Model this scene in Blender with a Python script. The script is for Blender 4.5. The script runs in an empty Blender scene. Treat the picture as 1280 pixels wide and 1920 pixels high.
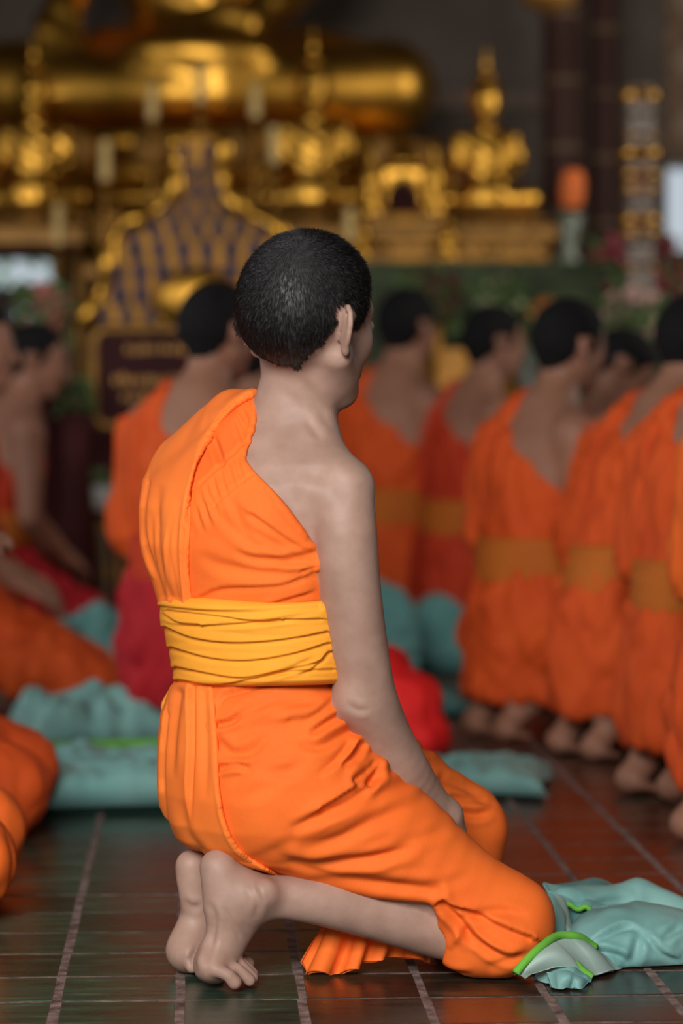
import bpy, math, random
import numpy as np
from mathutils import Vector, Matrix
from mathutils.bvhtree import BVHTree

# ------------------------------------------------------------------ camera, sky, lights, exposure
scene = bpy.context.scene
FPX, CAMH, HORY = 5200.0, 0.825, 778.0       # focal length in pixels, lens height, horizon row
cam_data = bpy.data.cameras.new('camera')
camera = bpy.data.objects.new('camera', cam_data)
scene.collection.objects.link(camera)
camera.location = (0, 0, CAMH)
camera.rotation_euler = (math.pi / 2, 0, 0)
cam_data.sensor_fit = 'AUTO'
cam_data.sensor_width = 36
cam_data.lens = FPX / 1920 * 36
cam_data.shift_y = -(960 - HORY) / 1920
cam_data.clip_end = 100
cam_data.dof.use_dof = True
cam_data.dof.focus_distance = 4.0
cam_data.dof.aperture_fstop = 2.3
scene.camera = camera

vs = scene.view_settings
vs.view_transform = 'Standard'
vs.look = 'None'
vs.gamma = 1
vs.use_curve_mapping = False
vs.exposure = 0.0
scene.cycles.use_denoising = True
scene.cycles.max_bounces = 6
scene.cycles.sample_clamp_indirect = 6

world = bpy.data.worlds.new('sky')
scene.world = world
world.use_nodes = True
bg = world.node_tree.nodes['Background']
bg.inputs[0].default_value = (0.80, 0.90, 1.0, 1)
bg.inputs[1].default_value = 0.7

def area_light(name, loc, target, sx, sy, power, col):
    ld = bpy.data.lights.new(name, 'AREA')
    ld.shape = 'RECTANGLE'
    ld.size, ld.size_y, ld.energy, ld.color = sx, sy, power, col
    o = bpy.data.objects.new(name, ld)
    scene.collection.objects.link(o)
    o.location = loc
    d = Vector(target) - Vector(loc)
    o.rotation_euler = d.to_track_quat('-Z', 'Y').to_euler()
    return o

# daylight through the temple's wide front doorway (behind the camera) and its side windows
area_light('doorway_daylight', (-1.1, -1.4, 2.9), (0.0, 5.0, 0.4), 2.8, 1.9, 470, (1.0, 0.96, 0.92))
area_light('window_daylight', (3.3, 9.2, 2.6), (0.2, 10.6, 1.6), 1.2, 2.2, 45, (1.0, 0.93, 0.82))
area_light('side_door_daylight', (-3.3, 6.8, 2.2), (0.3, 7.6, 0.6), 1.6, 2.2, 36, (1.0, 0.95, 0.9))

# ------------------------------------------------------------------ helpers
COL = scene.collection
rng = np.random.default_rng(7)
random.seed(7)

def P(px, py, Y):
    return np.array([(px - 640) * Y / FPX, Y, CAMH - (py - HORY) * Y / FPX])

def to_px(V):
    return np.stack([640 + V[:, 0] * FPX / V[:, 1], HORY - (V[:, 2] - CAMH) * FPX / V[:, 1]], 1)

def nrm(v):
    v = np.asarray(v, float)
    return v / (np.linalg.norm(v) + 1e-12)

def lin(c):
    return tuple(((x / 255 + 0.055) / 1.055) ** 2.4 if x > 10 else x / 255 / 12.92 for x in c)

def tag(o, label=None, cat=None, group=None, kind=None):
    if label: o['label'] = label
    if cat: o['category'] = cat
    if group: o['group'] = group
    if kind: o['kind'] = kind
    return o

def empty(name, loc=(0, 0, 0), rz=0.0):
    o = bpy.data.objects.new(name, None)
    COL.objects.link(o)
    o.location = loc
    o.rotation_euler = (0, 0, rz)
    o.empty_display_size = 0.1
    return o

def link_mesh(name, me, mat=None, parent=None, keep_world=False):
    o = bpy.data.objects.new(name, me)
    COL.objects.link(o)
    if mat is not None and not me.materials:
        me.materials.append(mat)
    if parent is not None:
        o.parent = parent
        if keep_world:
            o.matrix_parent_inverse = Matrix.LocRotScale(parent.location, parent.rotation_euler, parent.scale).inverted()
    return o

def np_mesh(name, V, Fc, smooth=True):
    """V (n,3), Fc (m,3|4) index array or a list of tuples"""
    me = bpy.data.meshes.new(name)
    if isinstance(Fc, np.ndarray):
        k = Fc.shape[1]
        me.vertices.add(len(V)); me.vertices.foreach_set('co', np.asarray(V, np.float32).ravel())
        me.loops.add(Fc.size); me.loops.foreach_set('vertex_index', Fc.astype(np.int32).ravel())
        me.polygons.add(len(Fc)); me.polygons.foreach_set('loop_start', np.arange(len(Fc), dtype=np.int32) * k)
        me.update(calc_edges=True)
    else:
        me.from_pydata([tuple(v) for v in V], [], [tuple(f) for f in Fc])
    me.polygons.foreach_set('use_smooth', np.full(len(me.polygons), smooth))
    me.validate()
    me.update()
    return me

# ---- signed distance primitives: (function, centre, radius, operation, blend)
def cone(a, b, ra, rb, k=0.02, op='+'):
    a = np.asarray(a, np.float32); b = np.asarray(b, np.float32)
    ba = b - a; L2 = float(ba @ ba) + 1e-12; iL = np.float32(1 / L2); ra = np.float32(ra); rb = np.float32(rb); dr = rb - ra
    def f(p):
        w = p - a
        t = np.minimum(np.maximum((w @ ba) * iL, 0), 1)
        w -= t[:, None] * ba
        return np.sqrt(np.einsum('ij,ij->i', w, w)) - (ra + dr * t)
    return (f, (a + b) / 2, math.sqrt(L2) / 2 + max(ra, rb), op, k)

def ell(c, r, axes=None, k=0.02, op='+'):
    c = np.asarray(c, np.float32); r = np.asarray(r, np.float32)
    A = np.eye(3, dtype=np.float32) if axes is None else np.asarray(axes, np.float32)
    def f(p):
        q = (p - c) @ A.T
        k0 = np.linalg.norm(q / r, axis=1); k1 = np.linalg.norm(q / (r * r), axis=1) + 1e-9
        return k0 * (k0 - 1) / k1
    return (f, c, float(max(r)), op, k)

def chain(pts, rad, k=0.02, op='+'):
    """a limb: tapering segments joined without a seam"""
    S = [cone(pts[i], pts[i + 1], rad[i], rad[i + 1]) for i in range(len(pts) - 1)]
    A = np.array(pts, float); c = (A.max(0) + A.min(0)) / 2
    R = max(np.linalg.norm(A[i] - c) + rad[i] for i in range(len(A)))
    def f(p):
        d = S[0][0](p)
        for q in S[1:]: d = np.minimum(d, q[0](p))
        return d
    return [(f, c, R, op, k)]

def loft(rows, k=0.02, op='+', grow=0.0, cap=0.02):
    """rows: (z, cx, cy, a, b, angle) ; ellipse axis a lies along (sin,-cos) of the facing angle, b along facing"""
    R = np.array(sorted(rows), np.float32)
    z0, z1 = R[0, 0], R[-1, 0]
    def f(p):
        z = np.clip(p[:, 2], z0, z1)
        cx, cy, a, b, an = [np.interp(z, R[:, 0], R[:, i]).astype(np.float32) for i in range(1, 6)]
        a = a + grow; b = b + grow
        dx, dy = p[:, 0] - cx, p[:, 1] - cy
        s, c = np.sin(an), np.cos(an)
        u = dx * s - dy * c; v = dx * c + dy * s
        k0 = np.sqrt((u / a) ** 2 + (v / b) ** 2); k1 = np.sqrt((u / a**2) ** 2 + (v / b**2) ** 2) + 1e-6
        d = k0 * (k0 - 1) / k1
        dz = np.maximum(z0 - p[:, 2], p[:, 2] - z1) - grow
        return smax(d, dz, cap)
    c = np.array([R[:, 1].mean(), R[:, 2].mean(), (z0 + z1) / 2])
    rad = float(np.hypot((z1 - z0) / 2, R[:, 3:5].max()) + 0.1 + grow)
    return (f, c, rad, op, k)

def smin(a, b, k):
    if k <= 0: return np.minimum(a, b)
    h = np.maximum(k - np.abs(a - b), 0) / k
    return np.minimum(a, b) - h * h * k * 0.25

def smax(a, b, k):
    return -smin(-a, -b, k)

def poly_cut(poly, k=0.004, op='&'):
    """keep what projects into a closed outline (pixels), as a sheet-cutting line carried straight back"""
    Q = np.array(poly, np.float32); Q2 = np.roll(Q, -1, 0)
    def f(p):
        sc = p[:, 1] / FPX
        u = np.stack([640 + p[:, 0] / sc, HORY - (p[:, 2] - CAMH) / sc], 1)
        dm = np.full(len(u), 1e9, np.float32); ins = np.zeros(len(u), bool)
        for A, B in zip(Q, Q2):
            e = B - A; w = u - A
            t = np.clip((w @ e) / (e @ e + 1e-9), 0, 1)
            dm = np.minimum(dm, ((w - t[:, None] * e) ** 2).sum(1))
            c = ((A[1] <= u[:, 1]) != (B[1] <= u[:, 1]))
            if abs(e[1]) > 1e-6:
                ins ^= c & (u[:, 0] < A[0] + (u[:, 1] - A[1]) * e[0] / e[1])
        d = np.sqrt(dm) * sc
        return np.where(ins, -d, d)
    return (f, np.zeros(3), 1e9, op, k)

def half(pt, n, k=0.004, op='&'):
    """keep the side the normal points away from"""
    pt = np.asarray(pt, np.float32); n = nrm(n).astype(np.float32)
    return (lambda p: (p - pt) @ n, np.zeros(3), 1e9, op, k)

def grow_prims(prims, g):
    out = []
    for f, c, R, op, k in prims:
        out.append(((lambda p, f=f: f(p) - g), c, R + g, op, k) if op == '+' else (f, c, R, op, k))
    return out

def sdf_eval(prims, pts, bc=None, br=0.0):
    nb, m, _ = pts.shape
    D = np.full((nb, m), 1.0, np.float32)
    for f, c, R, op, k in prims:
        if bc is not None and R > 1e8:            # a cut: only the blocks it passes through need a closer look
            fb = f(bc); far_ = 1.5 * br + k + 0.004
            D[fb > far_] = 1.0
            ii = np.nonzero(np.abs(fb) <= far_)[0]
            if len(ii):
                d = f(pts[ii].reshape(-1, 3)).reshape(-1, m).astype(np.float32)
                D[ii] = smax(D[ii], d, k)
        elif bc is None:
            d = f(pts.reshape(-1, 3)).reshape(nb, m).astype(np.float32)
            D = smin(D, d, k) if op == '+' else smax(D, -d, k) if op == '-' else smax(D, d, k)
        else:
            sel = np.linalg.norm(bc - c, axis=1) < R + br + 1.6 * k + 0.02
            ii = np.nonzero(sel)[0]
            if len(ii): ii = ii[f(bc[ii]) < 1.4 * br + 1.6 * k + 0.02]
            sel = ii
            if len(ii):
                d = f(pts[sel].reshape(-1, 3)).reshape(-1, m).astype(np.float32)
                cur = D[sel]
                D[sel] = smin(cur, d, k) if op == '+' else smax(cur, -d, k)
    return D

def surface(prims, h, smooth=2, B=10):
    """sparse surface-nets polygonisation of the blended primitives"""
    adds = [p for p in prims if p[3] == '+']
    lo = np.min([p[1] - p[2] for p in adds], 0) - 4 * h
    hi = np.max([p[1] + p[2] for p in adds], 0) + 4 * h
    s = B * h
    nb = np.ceil((hi - lo) / s).astype(int)
    g = np.stack(np.meshgrid(*[np.arange(n) for n in nb], indexing='ij'), -1).reshape(-1, 3)
    cen = (lo + (g + 0.5) * s).astype(np.float32)
    D = np.concatenate([sdf_eval(prims, c[:, None, :])[:, 0] for c in np.array_split(cen, max(1, len(cen) // 200000))])
    act = np.abs(D) < s * 1.3 + 0.006
    g = g[act]; cen = cen[act]
    lp = np.stack(np.meshgrid(*[np.arange(B + 1)] * 3, indexing='ij'), -1).reshape(-1, 3)
    dims = nb * B + 3
    def gid(c): return (c[:, 0] * dims[1] + c[:, 1]) * dims[2] + c[:, 2]
    vid, vpos, edges = [], [], []
    offs = np.array([(i, j, k) for i in (0, 1) for j in (0, 1) for k in (0, 1)])
    epairs = [(a, b) for a in range(8) for b in range(a + 1, 8) if np.abs(offs[a] - offs[b]).sum() == 1]
    for ch in np.array_split(np.arange(len(g)), max(1, len(g) // 500)):
        if not len(ch): continue
        gp = g[ch][:, None, :] * B + lp[None]
        pts = (lo + gp * h).astype(np.float32)
        V = sdf_eval(prims, pts, cen[ch], s * 0.87).reshape(-1, B + 1, B + 1, B + 1)
        I = V < 0
        c8 = [I[:, o[0]:o[0] + B, o[1]:o[1] + B, o[2]:o[2] + B] for o in offs]
        sm = sum(c.astype(np.int8) for c in c8)
        bi, i, j, k = np.nonzero((sm > 0) & (sm < 8))
        if len(bi):
            vals = np.stack([V[bi, i + o[0], j + o[1], k + o[2]] for o in offs], 1)
            acc = np.zeros((len(bi), 3)); cnt = np.zeros(len(bi))
            for a, b in epairs:
                va, vb = vals[:, a], vals[:, b]
                x = (va < 0) != (vb < 0)
                t = np.where(x, va / np.where(x, va - vb, 1), 0)
                acc += np.where(x[:, None], offs[a] + t[:, None] * (offs[b] - offs[a]), 0); cnt += x
            cell = g[ch][bi] * B + np.stack([i, j, k], 1)
            vid.append(gid(cell + 1)); vpos.append(lo + (cell + acc / cnt[:, None]) * h)
        for ax in range(3):
            sl = [slice(0, B)] * 3; s2 = list(sl); s2[ax] = slice(1, B + 1)
            A = I[(slice(None), *sl)]; Bq = I[(slice(None), *s2)]
            bi, i, j, k = np.nonzero(A != Bq)
            if len(bi):
                edges.append((ax, g[ch][bi] * B + np.stack([i, j, k], 1), A[bi, i, j, k]))
    vid = np.concatenate(vid); vpos = np.concatenate(vpos)
    od = np.argsort(vid); vid = vid[od]; vpos = vpos[od]
    quads = []
    for ax, e, ins in edges:
        u = np.zeros(3, int); u[(ax + 1) % 3] = 1
        w = np.zeros(3, int); w[(ax + 2) % 3] = 1
        ids = np.stack([gid(e + 1 - u - w), gid(e + 1 - w), gid(e + 1), gid(e + 1 - u)], 1)
        pos = np.searchsorted(vid, ids); pos = np.minimum(pos, len(vid) - 1)
        good = (vid[pos] == ids).all(1)
        q = pos[good]; ii = ins[good]
        quads.append(np.where(ii[:, None], q, q[:, ::-1]))
    Q = np.concatenate(quads)
    vpos = relax(vpos, Q, smooth)
    return vpos, Q

def relax(V, Q, it, lam=0.5):
    if it <= 0: return V
    E = np.concatenate([Q[:, [0, 1]], Q[:, [1, 2]], Q[:, [2, 3]], Q[:, [3, 0]]])
    n = len(V); cnt = np.bincount(E[:, 0], minlength=n) + np.bincount(E[:, 1], minlength=n) + 1e-9
    for _ in range(it):
        S = np.stack([np.bincount(E[:, 0], V[E[:, 1], a], n) + np.bincount(E[:, 1], V[E[:, 0], a], n) for a in range(3)], 1)
        V = V + lam * (S / cnt[:, None] - V)
    return V

def normals(V, Q):
    fn = np.cross(V[Q[:, 2]] - V[Q[:, 0]], V[Q[:, 3 if Q.shape[1] == 4 else 1]] - V[Q[:, 1 if Q.shape[1] == 4 else 0]])
    if Q.shape[1] == 3: fn = np.cross(V[Q[:, 1]] - V[Q[:, 0]], V[Q[:, 2]] - V[Q[:, 0]])
    N = np.zeros_like(V)
    for c in range(Q.shape[1]):
        for a in range(3):
            N[:, a] += np.bincount(Q[:, c], fn[:, a], len(V))
    return N / (np.linalg.norm(N, axis=1, keepdims=True) + 1e-12)

# ---- cloth folds: each fold is a line on the visible side of the cloth, pressed into (or raised from) the real surface
def spline(pts, n=8):
    p = np.array(pts, float)
    if len(p) < 3: return p
    q = np.vstack([2 * p[0] - p[1], p, 2 * p[-1] - p[-2]]); out = []
    for i in range(1, len(q) - 2):
        for t in np.linspace(0, 1, n, endpoint=False):
            out.append(0.5 * ((2 * q[i]) + (-q[i-1] + q[i+1]) * t + (2*q[i-1] - 5*q[i] + 4*q[i+1] - q[i+2]) * t*t + (-q[i-1] + 3*q[i] - 3*q[i+1] + q[i+2]) * t**3))
    out.append(p[-1])
    return np.array(out)

FOLD_GAIN = 1.45
def fold(V, N, line, depth, width, kind='v', ends=(1, 1), ymax=99, ymin=0, facing=0.3):
    """kind v: groove with soft shoulders; r: ridge; s: a lap, sharp on the left of the line's direction and fading to the right"""
    L = spline(line)
    if kind == 's' and abs(L[-1, 0] - L[0, 0]) > abs(L[-1, 1] - L[0, 1]) and L[-1, 0] > L[0, 0]: L = L[::-1]   # laps hang from above
    depth *= FOLD_GAIN
    U = to_px(V)
    reach = width * (9 if kind == 's' else 5)
    m = (U[:, 0] > L[:, 0].min() - reach) & (U[:, 0] < L[:, 0].max() + reach) & (U[:, 1] > L[:, 1].min() - reach) & (U[:, 1] < L[:, 1].max() + reach)
    m &= (V[:, 1] < ymax) & (V[:, 1] > ymin) & (N[:, 1] < facing)
    idx = np.nonzero(m)[0]
    if not len(idx): return
    u = U[idx]
    best = np.full(len(u), 1e9); sd = np.zeros(len(u)); tt = np.zeros(len(u))
    seg = np.linalg.norm(np.diff(L, axis=0), axis=1); cum = np.concatenate([[0], np.cumsum(seg)]); tot = cum[-1]
    for i in range(len(L) - 1):
        e = L[i + 1] - L[i]; w = u - L[i]
        t = np.clip((w @ e) / (e @ e + 1e-9), 0, 1)
        r = w - t[:, None] * e
        d = np.linalg.norm(r, axis=1); b = d < best
        best[b] = d[b]; tt[b] = (cum[i] + t[b] * seg[i]) / tot
        cr = (e[0] * w[:, 1] - e[1] * w[:, 0]); sd[b] = np.sign(cr[b]) * d[b]
    env = np.ones(len(u))
    if ends[0]: env *= np.clip(tt / 0.3, 0, 1) ** 0.7
    if ends[1]: env *= np.clip((1 - tt) / 0.3, 0, 1) ** 0.7
    x = best / width
    if kind == 'v':
        disp = -np.exp(-x * x) + 0.55 * np.exp(-((x - 2.1) / 1.1) ** 2)
    elif kind == 'r':
        disp = np.exp(-x * x)
    else:
        xs = sd / width
        disp = np.where(xs > 0, np.exp(-np.maximum(xs, 0) / 3.0), 0) * np.clip(xs / 0.6, 0, 1) - 0.45 * np.exp(-((xs + 0.5) / 0.7) ** 2)
    V[idx] += N[idx] * (disp * env * depth)[:, None]

def vnoise(p, seed=0):
    """smooth value noise, vectorised"""
    p = np.asarray(p); i = np.floor(p).astype(np.int64); f = p - i; f = f * f * (3 - 2 * f)
    def hsh(a, b, c):
        n = (a * 374761393 + b * 668265263 + c * 2147483647 + seed * 1274126177) & 0x7fffffff
        n = ((n ^ (n >> 13)) * 1274126177) & 0x7fffffff
        return ((n ^ (n >> 16)) & 0xffff) / 65535.0
    r = 0
    for dx in (0, 1):
        for dy in (0, 1):
            for dz in (0, 1):
                w = (f[:, 0] if dx else 1 - f[:, 0]) * (f[:, 1] if dy else 1 - f[:, 1]) * (f[:, 2] if dz else 1 - f[:, 2])
                r = r + w * hsh(i[:, 0] + dx, i[:, 1] + dy, i[:, 2] + dz)
    return r * 2 - 1

# ---- materials
def new_mat(name):
    m = bpy.data.materials.new(name); m.use_nodes = True
    nt = m.node_tree; b = nt.nodes['Principled BSDF']
    return m, nt, b

def mat(name, col, rough=0.6, metal=0.0, var=0.15, scale=8.0, bump=0.0, bscale=60.0, spec=0.5, sheen=0.0, sss=0.0, coat=0.0, col2=None, detail=4, emit=0.0, stretch=None):
    m, nt, b = new_mat(name)
    N = nt.nodes.new; Lk = nt.links.new
    tc = N('ShaderNodeTexCoord')
    src = tc.outputs['Object']
    if stretch:
        mp = N('ShaderNodeMapping'); mp.inputs['Scale'].default_value = stretch
        Lk(src, mp.inputs['Vector']); src = mp.outputs['Vector']
    nz = N('ShaderNodeTexNoise'); nz.inputs['Scale'].default_value = scale; nz.inputs['Detail'].default_value = detail
    Lk(src, nz.inputs['Vector'])
    cr = N('ShaderNodeValToRGB')
    a = lin(col); c2 = lin(col2) if col2 else tuple(x * (1 - var) for x in a)
    a1 = a if col2 else tuple(min(1, x * (1 + var)) for x in a)
    cr.color_ramp.elements[0].position = 0.32; cr.color_ramp.elements[1].position = 0.68
    cr.color_ramp.elements[0].color = (*c2, 1); cr.color_ramp.elements[1].color = (*a1, 1)
    Lk(nz.outputs['Fac'], cr.inputs['Fac'])
    Lk(cr.outputs['Color'], b.inputs['Base Color'])
    b.inputs['Roughness'].default_value = rough
    b.inputs['Metallic'].default_value = metal
    b.inputs['Specular IOR Level'].default_value = spec
    b.inputs['Sheen Weight'].default_value = sheen
    b.inputs['Sheen Roughness'].default_value = 0.4
    b.inputs['Coat Weight'].default_value = coat
    b.inputs['Coat Roughness'].default_value = 0.15
    if sss:
        b.inputs['Subsurface Weight'].default_value = sss
        b.inputs['Subsurface Radius'].default_value = (1.0, 0.4, 0.2)
        b.inputs['Subsurface Scale'].default_value = 0.006
    if bump:
        n2 = N('ShaderNodeTexNoise'); n2.inputs['Scale'].default_value = bscale; n2.inputs['Detail'].default_value = 5
        Lk(src, n2.inputs['Vector'])
        bp = N('ShaderNodeBump'); bp.inputs['Strength'].default_value = bump; bp.inputs['Distance'].default_value = 0.01
        Lk(n2.outputs['Fac'], bp.inputs['Height']); Lk(bp.outputs['Normal'], b.inputs['Normal'])
    if emit:
        b.inputs['Emission Color'].default_value = (*lin(col), 1); b.inputs['Emission Strength'].default_value = emit
    return m

def fabric(name, col, col2=None, var=0.06, weave=0.12):
    m, nt, b = new_mat(name)
    N = nt.nodes.new; Lk = nt.links.new
    tc = N('ShaderNodeTexCoord')
    nz = N('ShaderNodeTexNoise'); nz.inputs['Scale'].default_value = 7; nz.inputs['Detail'].default_value = 6
    Lk(tc.outputs['Object'], nz.inputs['Vector'])
    mp = N('ShaderNodeMapping'); mp.inputs['Scale'].default_value = (900, 900, 120)
    Lk(tc.outputs['Object'], mp.inputs['Vector'])
    th = N('ShaderNodeTexNoise'); th.inputs['Scale'].default_value = 1.0; th.inputs['Detail'].default_value = 2
    Lk(mp.outputs['Vector'], th.inputs['Vector'])
    mx = N('ShaderNodeMath'); mx.operation = 'MULTIPLY_ADD'; mx.inputs[1].default_value = 0.45
    Lk(th.outputs['Fac'], mx.inputs[0]); Lk(nz.outputs['Fac'], mx.inputs[2])
    cr = N('ShaderNodeValToRGB')
    a = lin(col)
    c2 = lin(col2) if col2 else tuple(x * (1 - 2.2 * var) for x in a)
    cr.color_ramp.elements[0].position = 0.45; cr.color_ramp.elements[1].position = 0.95
    cr.color_ramp.elements[0].color = (*c2, 1); cr.color_ramp.elements[1].color = (*a, 1)
    Lk(mx.outputs[0], cr.inputs['Fac']); Lk(cr.outputs['Color'], b.inputs['Base Color'])
    b.inputs['Roughness'].default_value = 0.78
    b.inputs['Specular IOR Level'].default_value = 0.25
    b.inputs['Sheen Weight'].default_value = 0.0
    b.inputs['Sheen Roughness'].default_value = 0.35
    bp = N('ShaderNodeBump'); bp.inputs['Strength'].default_value = weave; bp.inputs['Distance'].default_value = 0.002
    Lk(th.outputs['Fac'], bp.inputs['Height']); Lk(bp.outputs['Normal'], b.inputs['Normal'])
    return m

# ---- plain polygon helpers
class MB:
    """collects shapes into ONE mesh"""
    def __init__(s): s.v = []; s.f = []
    def add(s, v, f):
        o = len(s.v); s.v += [tuple(x) for x in v]; s.f += [tuple(i + o for i in q) for q in f]; return s
    def box(s, lo, hi):
        x0, y0, z0 = lo; x1, y1, z1 = hi
        return s.add([(x0,y0,z0),(x1,y0,z0),(x1,y1,z0),(x0,y1,z0),(x0,y0,z1),(x1,y0,z1),(x1,y1,z1),(x0,y1,z1)],
                     [(3,2,1,0),(4,5,6,7),(0,1,5,4),(1,2,6,5),(2,3,7,6),(3,0,4,7)])
    def bbox(s, lo, hi, b):
        """box with chamfered edges"""
        lo = np.array(lo, float); hi = np.array(hi, float); c = (lo + hi) / 2; h = (hi - lo) / 2
        vs, idx = [], {}
        for sx in (-1, 1):
            for sy in (-1, 1):
                for sz in (-1, 1):
                    for ax in range(3):
                        q = np.array([sx, sy, sz]) * (h - b); q[ax] += (sx, sy, sz)[ax] * b
                        idx[(sx, sy, sz, ax)] = len(vs); vs.append(c + q)
        fs = []
        for ax in range(3):
            u, w = (ax + 1) % 3, (ax + 2) % 3
            for sg in (-1, 1):
                r = []
                for a, d in ((-1, -1), (1, -1), (1, 1), (-1, 1)):
                    k = [0, 0, 0]; k[ax] = sg; k[u] = a; k[w] = d; r.append(idx[(*k, ax)])
                fs.append(r if sg > 0 else r[::-1])
            for a in (-1, 1):
                for d in (-1, 1):
                    k0 = [0, 0, 0]; k0[ax] = -1; k0[u] = a; k0[w] = d; k1 = list(k0); k1[ax] = 1
                    r = [idx[(*k0, u)], idx[(*k1, u)], idx[(*k1, w)], idx[(*k0, w)]]
                    fs.append(r if a * d < 0 else r[::-1])
        for sx in (-1, 1):
            for sy in (-1, 1):
                for sz in (-1, 1):
                    r = [idx[(sx, sy, sz, a)] for a in range(3)]
                    fs.append(r if sx * sy * sz > 0 else r[::-1])
        return s.add(vs, fs)
    def tube(s, pts, rad, n=10, caps=True, flat=None):
        pts = [np.asarray(p, float) for p in pts]
        if np.isscalar(rad): rad = [rad] * len(pts)
        vs, fs = [], []
        up = np.array([0.0, 0, 1]); prev = None
        for i, p in enumerate(pts):
            d = nrm(pts[min(i + 1, len(pts) - 1)] - pts[max(i - 1, 0)])
            if prev is None:
                ref = up if abs(d @ up) < 0.9 else np.array([1.0, 0, 0]); x = nrm(np.cross(d, ref))
            else:
                x = nrm(prev - d * (prev @ d))
            prev = x; y = np.cross(d, x)
            for j in range(n):
                a = 2 * math.pi * j / n
                vs.append(p + rad[i] * (math.cos(a) * x + (flat or 1) * math.sin(a) * y))
        for i in range(len(pts) - 1):
            for j in range(n):
                fs.append((i*n + j, i*n + (j+1) % n, (i+1)*n + (j+1) % n, (i+1)*n + j))
        if caps:
            fs.append(tuple(range(n))[::-1]); fs.append(tuple((len(pts)-1)*n + j for j in range(n)))
        return s.add(vs, fs)
    def lathe(s, prof, c=(0, 0, 0), n=24, sx=1.0, sy=1.0):
        """prof: (radius, z) from the bottom up"""
        vs, fs = [], []
        for r, z in prof:
            for j in range(n):
                a = 2 * math.pi * j / n
                vs.append((c[0] + r * sx * math.cos(a), c[1] + r * sy * math.sin(a), c[2] + z))
        for i in range(len(prof) - 1):
            for j in range(n):
                fs.append((i*n + j, i*n + (j+1) % n, (i+1)*n + (j+1) % n, (i+1)*n + j))
        fs.append(tuple(range(n))[::-1]); fs.append(tuple((len(prof)-1)*n + j for j in range(n)))
        return s.add(vs, fs)
    def prism(s, poly, y0, y1):
        """poly in (x,z), extruded along y"""
        n = len(poly)
        vs = [(x, y0, z) for x, z in poly] + [(x, y1, z) for x, z in poly]
        fs = [tuple(range(n)), tuple(range(n, 2*n))[::-1]] + [(i, i + n, (i+1) % n + n, (i+1) % n) for i in range(n)]
        return s.add(vs, fs)
    def sphere(s, c, r, nu=12, nv=8):
        r = np.ones(3) * r
        pr = [(math.sin(math.pi * i / nv), -math.cos(math.pi * i / nv)) for i in range(nv + 1)]
        vs, fs = [], []
        for q, z in pr:
            for j in range(nu):
                a = 2 * math.pi * j / nu
                vs.append((c[0] + r[0]*q*math.cos(a), c[1] + r[1]*q*math.sin(a), c[2] + r[2]*z))
        for i in range(nv):
            for j in range(nu):
                fs.append((i*nu + j, i*nu + (j+1) % nu, (i+1)*nu + (j+1) % nu, (i+1)*nu + j))
        return s.add(vs, fs)
    def mesh(s, name, smooth=False):
        return np_mesh(name, s.v, s.f, smooth)
    def obj(s, name, m, parent=None, smooth=False, keep_world=False):
        return link_mesh(name, s.mesh(name, smooth), m, parent, keep_world)

def resample(line, n):
    L = spline(line, 12); seg = np.concatenate([[0], np.cumsum(np.linalg.norm(np.diff(L, axis=0), axis=1))])
    t = np.linspace(0, seg[-1], n)
    return np.stack([np.interp(t, seg, L[:, i]) for i in range(L.shape[1])], 1)

def bvh_of(V, Q):
    return BVHTree.FromPolygons([tuple(v) for v in V], [tuple(q) for q in Q.tolist()])

def seen_at(bvh, px, py):
    """the point of a surface seen at a pixel, and its normal"""
    d = Vector(((px - 640) / FPX, 1.0, -(py - HORY) / FPX)).normalized()
    hit = bvh.ray_cast(Vector((0, 0, CAMH)), d)
    return (np.array(hit[0]), np.array(hit[1])) if hit[0] is not None else (None, None)
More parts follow.
